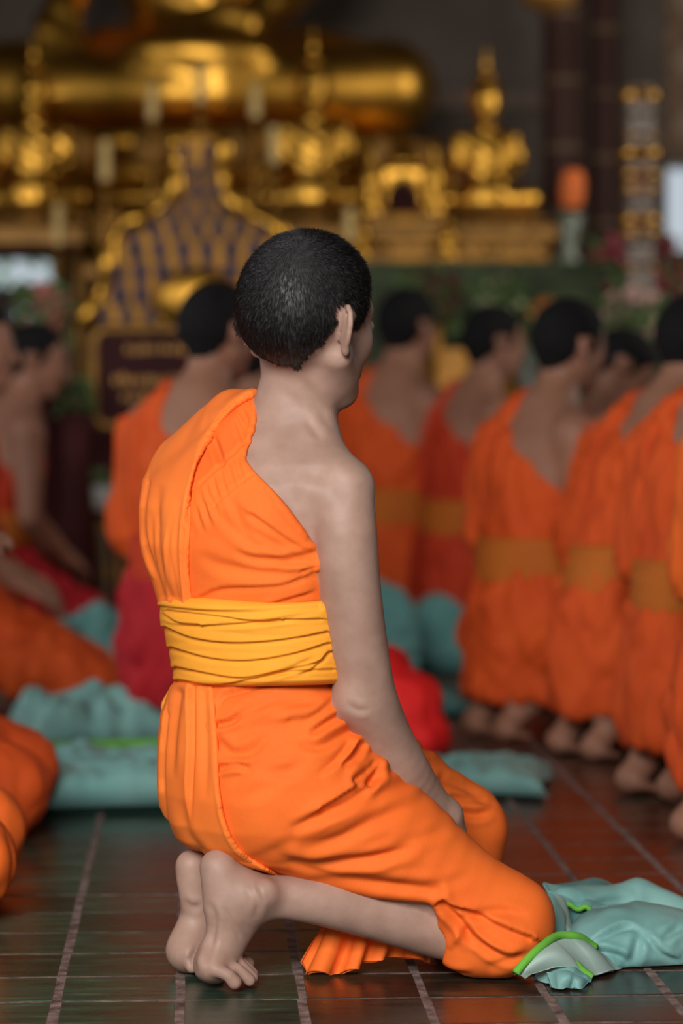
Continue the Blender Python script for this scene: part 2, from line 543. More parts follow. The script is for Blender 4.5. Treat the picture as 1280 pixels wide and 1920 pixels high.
# ------------------------------------------------------------------ floor of glazed tiles
M_GROUT = mat('worn_red_grout', (74, 48, 42), rough=.9, var=.25, scale=38, col2=(150, 130, 122), bump=.5, bscale=300)
def tile_mat(name, a, b, c):
    m, nt, bs = new_mat(name)
    N = nt.nodes.new; Lk = nt.links.new
    tc = N('ShaderNodeTexCoord'); oi = N('ShaderNodeObjectInfo')
    mp = N('ShaderNodeVectorMath'); mp.operation = 'ADD'
    sc = N('ShaderNodeVectorMath'); sc.operation = 'SCALE'; sc.inputs['Scale'].default_value = 37.0
    Lk(oi.outputs['Location'], sc.inputs[0]); Lk(tc.outputs['Object'], mp.inputs[0]); Lk(sc.outputs[0], mp.inputs[1])
    mm = N('ShaderNodeMapping'); mm.inputs['Scale'].default_value = (4.5, 26, 1)
    Lk(mp.outputs[0], mm.inputs['Vector'])
    nz = N('ShaderNodeTexNoise'); nz.inputs['Scale'].default_value = 1.6; nz.inputs['Detail'].default_value = 7; nz.inputs['Roughness'].default_value = .65
    Lk(mm.outputs[0], nz.inputs['Vector'])
    cr = N('ShaderNodeValToRGB')
    e = cr.color_ramp.elements
    e[0].position = .3; e[0].color = (*lin(a), 1); e[1].position = .56; e[1].color = (*lin(b), 1)
    x = e.new(.74); x.color = (*lin(c), 1)
    Lk(nz.outputs['Fac'], cr.inputs['Fac'])
    hs = N('ShaderNodeHueSaturation'); rm = N('ShaderNodeMapRange'); rm.inputs['To Min'].default_value = .55; rm.inputs['To Max'].default_value = 1.35
    Lk(oi.outputs['Random'], rm.inputs['Value']); Lk(rm.outputs[0], hs.inputs['Value']); Lk(cr.outputs['Color'], hs.inputs['Color'])
    Lk(hs.outputs['Color'], bs.inputs['Base Color'])
    r2 = N('ShaderNodeMapRange'); r2.inputs['To Min'].default_value = .16; r2.inputs['To Max'].default_value = .42
    Lk(nz.outputs['Fac'], r2.inputs['Value']); Lk(r2.outputs[0], bs.inputs['Roughness'])
    bs.inputs['Specular IOR Level'].default_value = .55
    n2 = N('ShaderNodeTexNoise'); n2.inputs['Scale'].default_value = 9; n2.inputs['Detail'].default_value = 4
    Lk(mp.outputs[0], n2.inputs['Vector'])
    bp = N('ShaderNodeBump'); bp.inputs['Strength'].default_value = .12; bp.inputs['Distance'].default_value = .01
    Lk(n2.outputs['Fac'], bp.inputs['Height']); Lk(bp.outputs['Normal'], bs.inputs['Normal'])
    return m
TG = tile_mat('dark_green_glaze', (28, 42, 33), (48, 74, 58), (88, 116, 88))
TB = tile_mat('brown_glaze', (34, 22, 18), (72, 42, 30), (108, 68, 42))
TM = tile_mat('olive_brown_glaze', (24, 22, 18), (46, 44, 34), (78, 70, 48))
floor = tag(MB().box((-5, -4, -.06), (5, 16, -.0006)).obj('floor', M_GROUT), kind='structure')
TS, YAW = .1735, math.atan(275 / FPX)
def tile_mesh(m, w, d):
    me = MB().bbox((-w/2, -d/2, -.012), (w/2, d/2, 0.0), .0022).mesh('tile'); me.materials.append(m); return me
tile_kinds = {}
for nm, m in (('g', TG), ('b', TB), ('m', TM)):
    tile_kinds[nm] = [tile_mesh(m, TS - .010, TS - .0075), tile_mesh(m, TS - .012, TS - .0090), tile_mesh(m, TS - .009, TS - .0065)]
far = MB()
ca, sa = math.cos(YAW), math.sin(YAW)
tn = 0
tile_list = []
for j in range(-12, 70):
    for i in range(-26, 27):
        lx, ly = (i + .22) * TS, (j + .35) * TS
        x = lx * ca - ly * sa + .011; y = 3.6 + lx * sa + ly * ca
        if abs(x) > 4.9 or y < -3.8 or y > 13: continue
        u = 640 + x * FPX / max(y, .5); v = HORY + CAMH * FPX / max(y, .5)
        tile_list.append((x, y, u, v, (-110 < u < 1390) and (3.6 < y < 8.7)))
for x, y, u, v, near in tile_list:
    r = random.random()
    k = 'g' if u + 260 * (r - .5) < 640 and y < 7.6 else 'b' if r < .8 else 'm'
    if 560 < u < 900 and r < .45: k = 'm'
    if near and tn < 330:
        o = bpy.data.objects.new('tile', random.choice(tile_kinds[k])); COL.objects.link(o)
        o.location = (x + random.uniform(-.001, .001), y + random.uniform(-.001, .001), random.uniform(-.0002, .0004))
        o.rotation_euler = (random.uniform(-.004, .004), random.uniform(-.004, .004), YAW + random.uniform(-.004, .004)); o.parent = floor
        tn += 1
    else:
        w, d = TS / 2 - .005, TS / 2 - .002
        q = [(sx * w * ca - sy * d * sa + x, sx * w * sa + sy * d * ca + y) for sx, sy in ((-1, -1), (1, -1), (1, 1), (-1, 1))]
        far.add([(a, b, -.012) for a, b in q] + [(a, b, .0004) for a, b in q], [(4, 5, 6, 7), (0, 1, 5, 4), (1, 2, 6, 5), (2, 3, 7, 6), (3, 0, 4, 7)])
fo = far.obj('distant_tiles', TB, floor); fo['kind'] = 'stuff'
print('tiles', tn)
# ------------------------------------------------------------------ the hall: walls, ceiling, windows
M_WALL = mat('smoke_darkened_plaster', (92, 80, 70), rough=.85, var=.18, scale=2.5, col2=(74, 64, 56), bump=.1, bscale=20)
M_CEIL = mat('dark_timber_ceiling', (52, 36, 28), rough=.7, var=.3, scale=3, stretch=(1, 12, 1))
M_PILLAR = mat('dark_red_lacquer', (62, 38, 32), rough=.65, spec=.2, var=.25, scale=4, stretch=(6, 6, .6))
M_TRIM = mat('brown_trim', (96, 74, 54), rough=.6, var=.2, scale=6)
M_GLASS_FRAME = mat('window_frame_grey', (150, 150, 150), rough=.5)
BW = 13.6
def wall_with_holes(x0, x1, z0, z1, holes):
    """back wall in pieces round its window holes (x0,x1,z0,z1)"""
    mb = MB()
    xs = sorted({x0, x1, *[h[0] for h in holes], *[h[1] for h in holes]}); zs = sorted({z0, z1, *[h[2] for h in holes], *[h[3] for h in holes]})
    for a, b in zip(xs[:-1], xs[1:]):
        for c, d in zip(zs[:-1], zs[1:]):
            if any(h[0] <= (a + b) / 2 <= h[1] and h[2] <= (c + d) / 2 <= h[3] for h in holes): continue
            mb.box((a, BW, c), (b, BW + .25, d))
    return mb
WIN = [(1.585, 1.95, 1.62, 2.05), (-1.95, -1.40, 1.44, 1.60), (-1.62, -1.50, 1.29, 1.37)]
tag(wall_with_holes(-4.2, 4.2, -.05, 5.2, WIN).obj('wall_back', M_WALL), kind='structure')
tag(MB().box((-1.35, BW - .06, 2.32), (1.0, BW, 2.40)).obj('trim_1', M_TRIM), kind='structure')
wl = MB(); wl.box((-4.2, -4, -.05), (-4.0, 4.6, 5.2)); wl.box((-4.2, 4.6, 3.2), (-4.0, 8.2, 5.2)); wl.box((-4.2, 8.2, -.05), (-4.0, BW, 5.2))
tag(wl.obj('wall_left', M_WALL), kind='structure')
wr_ = MB(); wr_.box((4.0, -4, -.05), (4.2, 8.0, 5.2)); wr_.box((4.0, 8.0, 3.4), (4.2, 10.4, 5.2)); wr_.box((4.0, 8.0, -.05), (4.2, 10.4, 1.2)); wr_.box((4.0, 10.4, -.05), (4.2, BW, 5.2))
tag(wr_.obj('wall_right', M_WALL), kind='structure')
wf_ = MB(); wf_.box((1.2, -4.2, -.05), (4.2, -4.0, 5.2)); wf_.box((-4.2, -4.2, 4.2), (1.2, -4.0, 5.2))
tag(wf_.obj('wall_front', M_WALL), kind='structure')
tag(MB().box((-4.2, -4.2, 5.2), (4.2, BW + .25, 5.35)).obj('ceiling', M_CEIL), kind='structure')
for n, (a, b, c, d) in enumerate(WIN):
    w = empty('window_%d' % (n + 1), ((a + b) / 2, BW, c)); tag(w, kind='structure')
    fr_ = MB(); t = .014
    fr_.box((a, BW - .02, c), (b, BW + .05, c + t)); fr_.box((a, BW - .02, d - t), (b, BW + .05, d)); fr_.box((a, BW - .02, c), (a + t, BW + .05, d)); fr_.box((b - t, BW - .02, c), (b, BW + .05, d))
    fr_.obj('window_frame', M_GLASS_FRAME, w, keep_world=True)
# window with arched bars at the far right, garden seen through the ones at the left
for k in range(3): MB().box((1.68 + .09 * k, BW + .0, 1.62), (1.688 + .09 * k, BW + .02, 2.05)).obj('window_bar', M_GLASS_FRAME, bpy.data.objects['window_1'], keep_world=True)
# lacquered pillars at the right
for px0, px1, Yp, lab in ((1016, 1092, 12.4, 'dark red lacquered pillar left of the mirror post'), (1102, 1160, 12.9, 'brown lacquered pillar partly behind the mirror post')):
    cx = wx0 = ((px0 + px1) / 2 - 640) * Yp / FPX; r = (px1 - px0) / 2 * Yp / FPX
    p = empty('pillar', (cx, Yp, 0)); tag(p, lab, 'pillar', 'lacquered pillars')
    MB().lathe([(r, .12), (r * .98, 2.0), (r * .96, 5.15)], n=20).obj('shaft', M_PILLAR, p, True)
    MB().lathe([(r * 1.4, 0), (r * 1.4, .06), (r * 1.15, .09), (r * 1.05, .13)], n=20).obj('base', M_TRIM, p, True)
    for k in range(7): MB().lathe([(r * 1.02, 0), (r * 1.06, .012), (r * 1.02, .03)], (0, 0, 1.1 + .3 * k), n=20).obj('ring', M_TRIM, p, True)
# garden shrubs outside
M_LEAF = mat('garden_leaf', (150, 200, 110), rough=.6, var=.35, scale=6)
def leaf_mesh(n, spread, size, seed):
    g = np.random.default_rng(seed); mb = MB()
    for _ in range(n):
        c = (g.random(3) - .5) * 2 * np.array(spread); d = nrm(g.random(3) - .5); e = nrm(np.cross(d, g.random(3) - .5)); q = size * (.6 + .8 * g.random())
        nn = np.cross(d, e) * q * .12
        mb.add([c - d * q, c + e * q * .4 + nn, c + d * q, c - e * q * .4 + nn], [(0, 1, 2, 3)])
    return mb
shrub = empty('shrub', (-1.9, 15.6, 0)); tag(shrub, 'green garden shrub seen through the bright openings at left', 'shrub')
fo_ = leaf_mesh(900, (.8, .4, .8), .07, 5).obj('foliage', M_LEAF, shrub); fo_.location = (0, 0, 1.45); fo_['kind'] = 'stuff'
MB().tube([(0, 0, 0), (.03, 0, .5), (0, .02, 1.0)], [.04, .03, .015]).obj('stem', M_TRIM, shrub)

ban = empty('banner', ((1282 - 640) * 12.0 / FPX, 12.0, CAMH + (HORY - 300) * 12.0 / FPX)); tag(ban, 'patterned brown hanging banner at the upper right edge', 'banner')
M_BAN = mat('brown_brocade', (96, 70, 44), rough=.8, var=.4, scale=14, col2=(60, 44, 32))
MB().bbox((-.085, -.008, 0), (.085, .008, 2.4), .004).obj('cloth', M_BAN, ban)
for k in range(8): MB().prism([(-.05, .15 + .28 * k), (0, .06 + .28 * k), (.05, .15 + .28 * k), (0, .24 + .28 * k)], -.014, -.006).obj('lozenge', M_TRIM, ban)
MB().tube([(-.1, 0, 2.4), (.1, 0, 2.4)], .014, 8).obj('rod', M_TRIM, ban)
MB().tube([(0, 0, 2.4), (0, 0, 5.2 - CAMH - (HORY - 300) * 12.0 / FPX)], .004, 6).obj('cord', M_TRIM, ban)
# ------------------------------------------------------------------ anatomy shared by every figure
def frame(yaw, pitch=0.0, roll=0.0):
    """forward, right, up of a head or hand; pitch > 0 looks down"""
    f = np.array([math.cos(yaw), math.sin(yaw), 0.0]); r = np.array([math.sin(yaw), -math.cos(yaw), 0.0]); u = np.array([0, 0, 1.0])
    c, s = math.cos(pitch), math.sin(pitch)
    f2 = f * c - u * s; u2 = u * c + f * s
    c, s = math.cos(roll), math.sin(roll)
    return f2, r * c - u2 * s, u2 * c + r * s

def head_prims(O, fr, s=1.0, ears=True):
    f, r, u = fr
    A = np.array([f, r, u])
    def q(a, b, c): return O + s * (a * f + b * r + c * u)
    L = [ell(q(-.010, 0, .028), s * np.array([.098, .081, .090]), A, .01),
         ell(q(-.040, 0, .005), s * np.array([.064, .068, .070]), A, .03),
         ell(q(.032, 0, -.038), s * np.array([.060, .056, .076]), A, .025),
         ell(q(.070, 0, -.096), s * np.array([.020, .024, .018]), A, .02)]
    for sd in (-1, 1):
        L += [cone(q(-.002, .056 * sd, -.055), q(.062, .018 * sd, -.096), .019 * s, .016 * s, .02),
              ell(q(.056, .038 * sd, -.026), s * np.array([.024, .020, .026]), A, .02),
              cone(q(.083, .012 * sd, .022), q(.064, .044 * sd, .018), .012 * s, .010 * s, .014),
              ell(q(.099, .033 * sd, .000), s * np.array([.016, .017, .012]), A, .012, '-'),
              ell(q(.076, .033 * sd, -.001), s * np.array([.015, .016, .012]), A, .003)]
    L += chain([q(.090, 0, .012), q(.102, 0, -.018), q(.110, 0, -.030)], [.007 * s, .009 * s, .011 * s], .010)
    L += [ell(q(.099, .012 * sd, -.033), s * np.array([.010, .008, .008]), A, .005) for sd in (-1, 1)]
    L += [cone(q(.090, -.018, -.061), q(.090, .018, -.061), .006 * s, .006 * s, .008),
          cone(q(.089, -.015, -.071), q(.089, .015, -.071), .007 * s, .007 * s, .006),
          cone(q(.099, -.020, -.0655), q(.099, .020, -.0655), .0022 * s, .0022 * s, .003, '-')]
    if ears:
        for sd in (-1, 1):
            eo = nrm(-.42 * f + .90 * sd * r) if sd > 0 else nrm(-.97 * f + .22 * sd * r); eu = nrm(u - .16 * f); en = nrm(np.cross(eo, eu)) * (1)
            b = q(-.024, .072 * sd, -.018)
            def e(a, c, n=0.0): return b + s * (a * eo + c * eu + n * f)
            L += [ell(e(.012, .000), s * np.array([.021, .026, .0042]), np.array([eo, eu, en]), .006)]
            rim = [e(.002, .012, .014), e(.006, .022, .011), e(.014, .029, .007), e(.025, .028, .003), e(.033, .019, .001), e(.034, .004, 0), e(.030, -.009, 0), e(.022, -.020, .001), e(.013, -.029, .003)]
            L += chain(rim, [s * x for x in (.0032, .0038, .0042, .0044, .0044, .0042, .0040, .0042, .0055)], .003)
            L += [ell(e(.009, -.029, .004), s * np.array([.008, .010, .0055]), np.array([eo, eu, en]), .005),
                  ell(e(.012, .001, .008), s * np.array([.010, .015, .0075]), np.array([eo, eu, en]), .004, '-'),
                  cone(e(.001, -.006, .012), e(.004, -.014, .011), .005 * s, .004 * s, .004)]
    return L

def hand_prims(w, d, n, side, curl=0.5, s=1.0, k=0.004):
    """w wrist, d pointing direction, n back-of-hand normal, side: +1 thumb lies along cross(d, n)"""
    d = nrm(d); n = nrm(n - d * (np.dot(n, d))); t = np.cross(d, n) * side
    L = [cone(w, w + d * .03 * s, .025 * s, .027 * s, .02)]
    for y, l in ((-.030, .080), (-.011, .086), (.010, .088), (.030, .082)):
        L.append(cone(w + d * .015 * s + t * y * .5 * s, w + d * l * s + t * y * s, .015 * s, .0115 * s, .010))
    for y, st, ln in ((-.031, .082, .020), (-.011, .088, .026), (.010, .090, .028), (.030, .084, .025)):
        p = w + d * st * s + t * y * s; a = 0.25 + curl * .4; r = .0098 * s
        for j, seg in enumerate((1.55, 1.05, .8)):
            dd = d * math.cos(a) - n * math.sin(a)
            p2 = p + dd * ln * seg * s
            L.append(cone(p, p2, r, r * .9, .003)); p = p2; r *= .9; a += curl * .9
    a0 = w + d * .022 * s + t * .024 * s - n * .004 * s
    a1 = a0 + nrm(d * .55 + t * .75 - n * .25) * .040 * s
    a2 = a1 + nrm(d * .85 + t * .35 - n * .35) * .030 * s
    a3 = a2 + nrm(d * .95 - n * .4) * .024 * s
    L += chain([a0, a1, a2, a3], [.015 * s, .0125 * s, .0105 * s, .009 * s], .006)
    return L

M_SKIN = mat('skin', (170, 139, 124), rough=.52, var=.07, scale=22, bump=.06, bscale=420, spec=.35, sss=.10, col2=(153, 122, 108))
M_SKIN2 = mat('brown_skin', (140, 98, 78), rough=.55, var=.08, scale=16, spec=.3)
M_HAIR = mat('cropped_black_hair', (46, 44, 46), rough=.5, var=.35, scale=90, spec=.4)
M_ROBE = fabric('saffron_cotton', (240, 115, 42), (232, 100, 34))
M_STRIP = fabric('folded_saffron_cotton', (243, 127, 50), (236, 114, 42))
M_SASH = fabric('golden_yellow_cotton', (240, 162, 50), (232, 148, 40))

def px_chain(pts, k=.02, op='+'):
    """pts: (px, py, distance, radius in px)"""
    A = spline(pts, 4) if len(pts) > 2 else np.array(pts, float)
    return chain([P(a, b, y) for a, b, y, r in A], [r * y / FPX for a, b, y, r in A], k, op)

# ------------------------------------------------------------------ the kneeling monk in the foreground
ALPHA = math.radians(45)
def row(py, left, Y, a, b, ang):
    """one cross-section of a torso: its left outline lies at pixel `left`"""
    hx = math.hypot(a * math.sin(ang), b * math.cos(ang))
    X = (left - 640) * Y / FPX + hx
    return (CAMH - (py - HORY) * Y / FPX, X, Y, a, b, ang)

TORSO = [row(1260, 344, 4.07, .134, .108, ALPHA), row(1200, 326, 4.07, .142, .112, ALPHA), row(1130, 309, 4.065, .147, .116, ALPHA),
         row(1085, 293, 4.06, .158, .120, ALPHA), row(1020, 272, 4.06, .172, .126, ALPHA), row(950, 268, 4.06, .180, .126, ALPHA),
         row(905, 279, 4.06, .178, .118, ALPHA), row(868, 304, 4.06, .166, .104, ALPHA), row(830, 345, 4.06, .134, .084, ALPHA),
         row(795, 398, 4.055, .096, .066, ALPHA), row(765, 440, 4.05, .072, .056, ALPHA)]
BP = math.radians(36)
PELVIS = [row(1225, 352, 4.08, .126, .104, BP), row(1270, 340, 4.09, .134, .110, BP), row(1310, 320, 4.09, .155, .130, BP), row(1350, 309, 4.10, .166, .142, BP), row(1400, 306, 4.10, .172, .149, BP),
          row(1480, 306, 4.10, .176, .152, BP), row(1535, 317, 4.10, .168, .142, BP), row(1570, 336, 4.10, .150, .122, BP), row(1592, 360, 4.10, .128, .100, BP)]

# --- body (one continuous skin surface)
HF = frame(math.radians(51), math.radians(6))
HO = P(583, 598, 3.99)
body = []
body += [loft([(z, x, y, a - .009, b - .009, an) for z, x, y, a, b, an in TORSO], .02)]
body += [loft([(z, x, y, a - .014, b - .014, an) for z, x, y, a, b, an in PELVIS], .03)]
body += px_chain([(562, 660, 4.02, 66), (551, 740, 4.03, 66), (542, 810, 4.05, 72)], .025)
body += px_chain([(606, 680, 3.99, 20), (590, 780, 4.01, 18), (582, 835, 4.0, 20)], .03)                  # neck muscle
body += px_chain([(550, 800, 4.04, 62), (600, 868, 3.99, 48), (645, 912, 3.955, 52)], .05)              # trapezius
body += px_chain([(640, 925, 3.95, 60), (647, 1000, 3.94, 60), (655, 1090, 3.95, 58), (668, 1190, 3.97, 56), (686, 1285, 3.99, 53),
                  (694, 1320, 4.0, 54), (716, 1375, 4.03, 53), (752, 1436, 4.06, 49), (796, 1490, 4.10, 37), (832, 1526, 4.13, 29)], .015)
body += [ell(P(660, 1316, 3.985), (.020, .022, .020), None, .04)]                                           # elbow
body += hand_prims(P(834, 1532, 4.135), np.array([.22, .5, -.84]), np.array([.6, -.3, .5]), -1, .45)
# left arm lies under the robe, its hand meets the other in the lap
body += chain([np.array([-.225, 4.18, .715]), np.array([-.165, 4.30, .47]), np.array([.0, 4.24, .31])], [.05, .042, .027], .02)
body += hand_prims(np.array([.0, 4.24, .31]), np.array([.55, -.12, -.65]), np.array([.2, .1, .9]), 1, .45)
# right leg and foot: heel raised, toes tucked under
body += px_chain([(600, 1560, 4.06, 95), (930, 1735, 4.08, 55), (860, 1748, 4.08, 56), (720, 1710, 4.05, 56), (600, 1688, 4.02, 47), (540, 1682, 4.01, 42), (492, 1682, 4.0, 36)], .02)
body += px_chain([(478, 1686, 4.0, 34), (420, 1640, 3.99, 29)], .03)
body += [ell(P(496, 1672, 3.968), (.013, .011, .013), None, .03)]                                            # ankle bone
body += px_chain([(404, 1624, 3.99, 30), (412, 1690, 3.99, 27)], .02)
body += px_chain([(438, 1690, 4.0, 44), (420, 1760, 4.0, 34), (406, 1800, 4.0, 32)], .03)
body += px_chain([(472, 1706, 4.01, 26), (445, 1760, 4.01, 22), (424, 1800, 4.01, 20)], .02)
body += [ell(P(398, 1806, 3.995), (.029, .044, .027), None, .02)]
for pts, rr in (([(404, 1818, 3.957), (428, 1828, 3.957), (440, 1842, 3.960)], (13, 12, 14)),
                ([(410, 1815, 3.974), (446, 1815, 3.978), (468, 1838, 3.982)], (13, 10, 12)),
                ([(410, 1812, 3.992), (452, 1808, 4.000), (474, 1833, 4.004)], (13, 10, 11.5)),
                ([(410, 1808, 4.012), (452, 1802, 4.020), (474, 1826, 4.026)], (14, 10, 11.5)),
                ([(408, 1802, 4.034), (440, 1796, 4.048), (462, 1808, 4.056)], (18, 15, 16))):
    body += chain([P(*q) for q in pts], [r * 3.99 / FPX for r in rr], .004)
# left leg and foot behind it
body += chain([np.array([-.13, 4.2, .31]), P(872, 1568, 4.34), P(700, 1640, 4.26), P(480, 1680, 4.14), P(425, 1680, 4.11)], [.09, .055, .05, .035, .03], .02)
body += px_chain([(372, 1640, 4.11, 30), (425, 1678, 4.12, 30)], .02)
body += px_chain([(357, 1622, 4.10, 28), (362, 1680, 4.10, 26)], .02)
body += px_chain([(380, 1690, 4.12, 30), (362, 1740, 4.11, 33), (352, 1780, 4.10, 35)], .02)
body += [ell(P(354, 1782, 4.105), (.030, .045, .028), None, .02)]
for j in range(5):
    y = 4.065 + .019 * j
    zf = HORY + CAMH * FPX / y
    body += chain([P(362, zf - 22, y), P(392, zf - 24, y), P(410, zf - 11, y + .004)], [.011 + .001 * (j == 4) * 3, .009, .009 + .003 * (j == 4)], .004)
body += head_prims(HO, HF, 1.035)
bV, bQ = surface(body, .0030, 3)
bN = normals(bV, bQ)
def skin_fold(*a, **k): fold(bV, bN, *a, **k)
skin_fold([(604, 826), (590, 806), (572, 788)], .0013, 8)
skin_fold([(560, 705), (604, 770), (618, 800)], .0015, 10)
skin_fold([(389, 1690), (402, 1720), (396, 1770), (384, 1810)], .002, 6)
skin_fold([(340, 1686), (360, 1700), (380, 1698)], .0014, 6)
skin_fold([(372, 1772), (362, 1800), (368, 1828)], .0018, 6)
skin_fold([(470, 1652), (484, 1690), (478, 1724)], .0016, 6)
skin_fold([(418, 1700), (440, 1740), (452, 1762)], .001, 4)
skin_fold([(646, 1318), (672, 1332), (694, 1330)], .0012, 6)
skin_fold([(560, 880), (620, 900), (660, 935)], .002, 16)
skin_fold([(512, 860), (540, 930), (570, 990)], .0015, 18)
bV[:, 2] = np.maximum(bV[:, 2], .0015)

monk = empty('person', tuple(P(480, 1600, 4.10) * (1, 1, 0)))
tag(monk, 'kneeling person in saffron robe with bare right shoulder, sharp in the foreground', 'person', 'robed people kneeling')
link_mesh('body', np_mesh('body', bV, bQ), M_SKIN, monk, True)

# --- hair: a close cap over the scalp with short strands lying away from the crown whorl
def hair_cap(V, Q, N, O, fr, s, thick=.0035, strands=0, seed=3):
    f, r, u = fr
    L = (V - O) / s
    a, b, c = L @ f, L @ r, L @ u
    phi = np.degrees(np.abs(np.arctan2(b, a + .01)))
    umin = np.interp(phi, [0, 38, 54, 62, 67, 90, 95, 104, 110, 117, 130, 150, 180], [.078, .068, .052, .032, -.016, -.020, .008, .004, -.022, -.040, -.058, -.072, -.074])
    umin = umin + .004 * vnoise(L * 160) + .003 * vnoise(L * 400, 2)
    dist = np.sqrt(((L - np.array([-.01 * 1, 0, .028]) @ np.array([f, r, u])) ** 2).sum(1))
    m = (c > umin - .010) & (c > -.10) & (np.abs(b) < .0865) & (dist < .14)
    # leave the ear free
    ear = (np.abs(b) > .077) & (c < .012) & (c > -.055) & (a > -.055) & (a < -.004) & (np.hypot((a + .026) / .030, (c + .018) / .034) < 1)
    m &= ~ear
    fk = m[Q].all(1)
    Qh = Q[fk]; used = np.unique(Qh); mp = np.full(len(V), -1); mp[used] = np.arange(len(used))
    t = np.clip((c - umin) / .016, -1, 1)
    off = np.where(t > 0, thick * (1 - (1 - t) ** 2), t * .004)[used] * s
    Vh = V[used] + N[used] * off[:, None]
    Qh = mp[Qh]
    if not strands:
        return Vh, Qh
    g = np.random.default_rng(seed)
    Nh = normals(Vh, Qh); cand = np.nonzero(t[used] > -.05)[0]
    pick = g.choice(cand, strands)
    base = Vh[pick] + (g.random((strands, 3)) - .5) * .0026
    n = Nh[pick]
    Lh = (Vh[pick] - O) / s
    whorl = O + s * (-.070 * f + .030 * r + .088 * u)
    away = base - whorl
    sw = np.cross(n, away)
    dr = away + .55 * sw * np.exp(-np.linalg.norm(away, axis=1, keepdims=True) / .05) - u * .030
    front = ((Lh @ f) > .035) & ((Lh @ u) > .06)
    dr = np.where(front[:, None], f * .06 + u * .01 + 0 * dr, dr)
    dr -= n * (dr * n).sum(1, keepdims=True)
    dr /= np.linalg.norm(dr, axis=1, keepdims=True) + 1e-9
    dr = dr + n * (.30 + .25 * g.random((strands, 1))) + (g.random((strands, 3)) - .5) * .45
    dr /= np.linalg.norm(dr, axis=1, keepdims=True)
    edge = np.clip((Lh @ u - umin[used][pick]) / .03, .25, 1)
    ln = (.0070 + .0050 * g.random(strands)) * edge * s
    x = np.cross(dr, n); x /= np.linalg.norm(x, axis=1, keepdims=True) + 1e-9
    y = np.cross(dr, x); w = .00046
    tip = base + dr * ln[:, None]
    b0, b1, b2 = base + x * w, base - x * w * .5 + y * w * .87, base - x * w * .5 - y * w * .87
    SV = np.stack([b0, b1, b2, tip], 1).reshape(-1, 3)
    k = np.arange(strands)[:, None] * 4 + len(Vh)
    ST = np.concatenate([k + np.array([[0, 1, 3]]), k + np.array([[1, 2, 3]]), k + np.array([[2, 0, 3]])])
    T = np.concatenate([Qh[:, [0, 1, 2]], Qh[:, [0, 2, 3]], ST])
    return np.vstack([Vh, SV]), T
hV, hT = hair_cap(bV, bQ, bN, HO, HF, 1.035, .0035, 26000)
link_mesh('hair', np_mesh('hair', hV, hT), M_HAIR, monk, True)

# --- upper robe
UP = [loft(TORSO, .02)]
UP += chain([P(440, 800, 4.10), np.array([-.222, 4.17, .735]), np.array([-.205, 4.235, .56]), np.array([-.15, 4.27, .46])], [.045, .058, .066, .060], .04)
UP += px_chain([(480, 766, 4.035, 24), (460, 800, 4.03, 36), (430, 834, 4.05, 50)], .03)
NECK = [(486, 734), (478, 790), (467, 830), (461, 862), (478, 884), (502, 908), (540, 958), (570, 998), (590, 1022), (606, 1060), (640, 1180)]
up = UP + [poly_cut(NECK + [(640, 1400), (100, 1400), (100, 600), (486, 600)], .005)]
uV, uQ = surface(up, .0033, 2)
uN = normals(uV, uQ)
def uf(*a, **k): fold(uV, uN, *a, **k)
uf([(472, 964), (512, 992), (550, 1018), (584, 1034)], .0045, 7, 's', (1, 0))
uf([(440, 1034), (474, 1047), (522, 1050), (586, 1040)], .004, 7, 'v', (1, 0))
uf([(520, 1057), (552, 1054), (588, 1054)], .003, 6, 'v', (1, 0))
uf([(378, 1118), (416, 1103), (474, 1099), (533, 1094), (590, 1072)], .0035, 7, 's', (0, 0))
uf([(510, 1130), (546, 1120), (592, 1107)], .0035, 6, 's', (1, 0))
uf([(560, 1075), (590, 1066)], .003, 4, 'v', (1, 0))
uf([(452, 985), (500, 1012), (560, 1046)], .0025, 8, 'v')
uf([(430, 930), (460, 1000), (500, 1030)], .0022, 9, 'v')
uf([(400, 930), (430, 985), (470, 1020), (520, 1035)], .002, 8, 'v')
uf([(500, 915), (535, 965), (572, 1006)], .0022, 6, 'r', (1, 0))
uf([(362, 1003), (384, 972), (408, 942), (440, 912), (472, 889)], .0013, 2.6, 'v', (0, 0))
uf([(376, 908), (410, 876), (440, 848), (474, 815)], .0013, 2.6, 'v', (0, 0))
for x, y in ((380, 945), (392, 930), (404, 918), (418, 905), (432, 892), (448, 880), (374, 975), (388, 962), (402, 948)):
    uf([(x - 5, y - 26), (x, y), (x + 9, y + 26)], .0013 + .0006 * random.random(), 4, 'v')
uf([(398, 815), (410, 850), (420, 880)], .004, 6, 'v')
uf([(436, 775), (452, 820), (462, 850)], .004, 7, 's')
uf([(450, 765), (468, 800)], .003, 5, 'v')
uf([(482, 740), (474, 795), (464, 850)], .003, 6, 'r', (0, 1))
uf([(470, 880), (520, 935), (575, 1002)], .002, 5, 'r', (1, 1))
uf([(372, 1040), (420, 1062), (500, 1074), (560, 1072)], .0025, 10, 'v')
uV += uN * (.0012 * vnoise(uV * 26, 4) + .0012 * vnoise(uV * np.array([14, 14, 40]), 9))[:, None]
uV = relax(uV, uQ, 1)
link_mesh('upper_robe', np_mesh('upper_robe', uV, uQ), M_ROBE, monk, True)

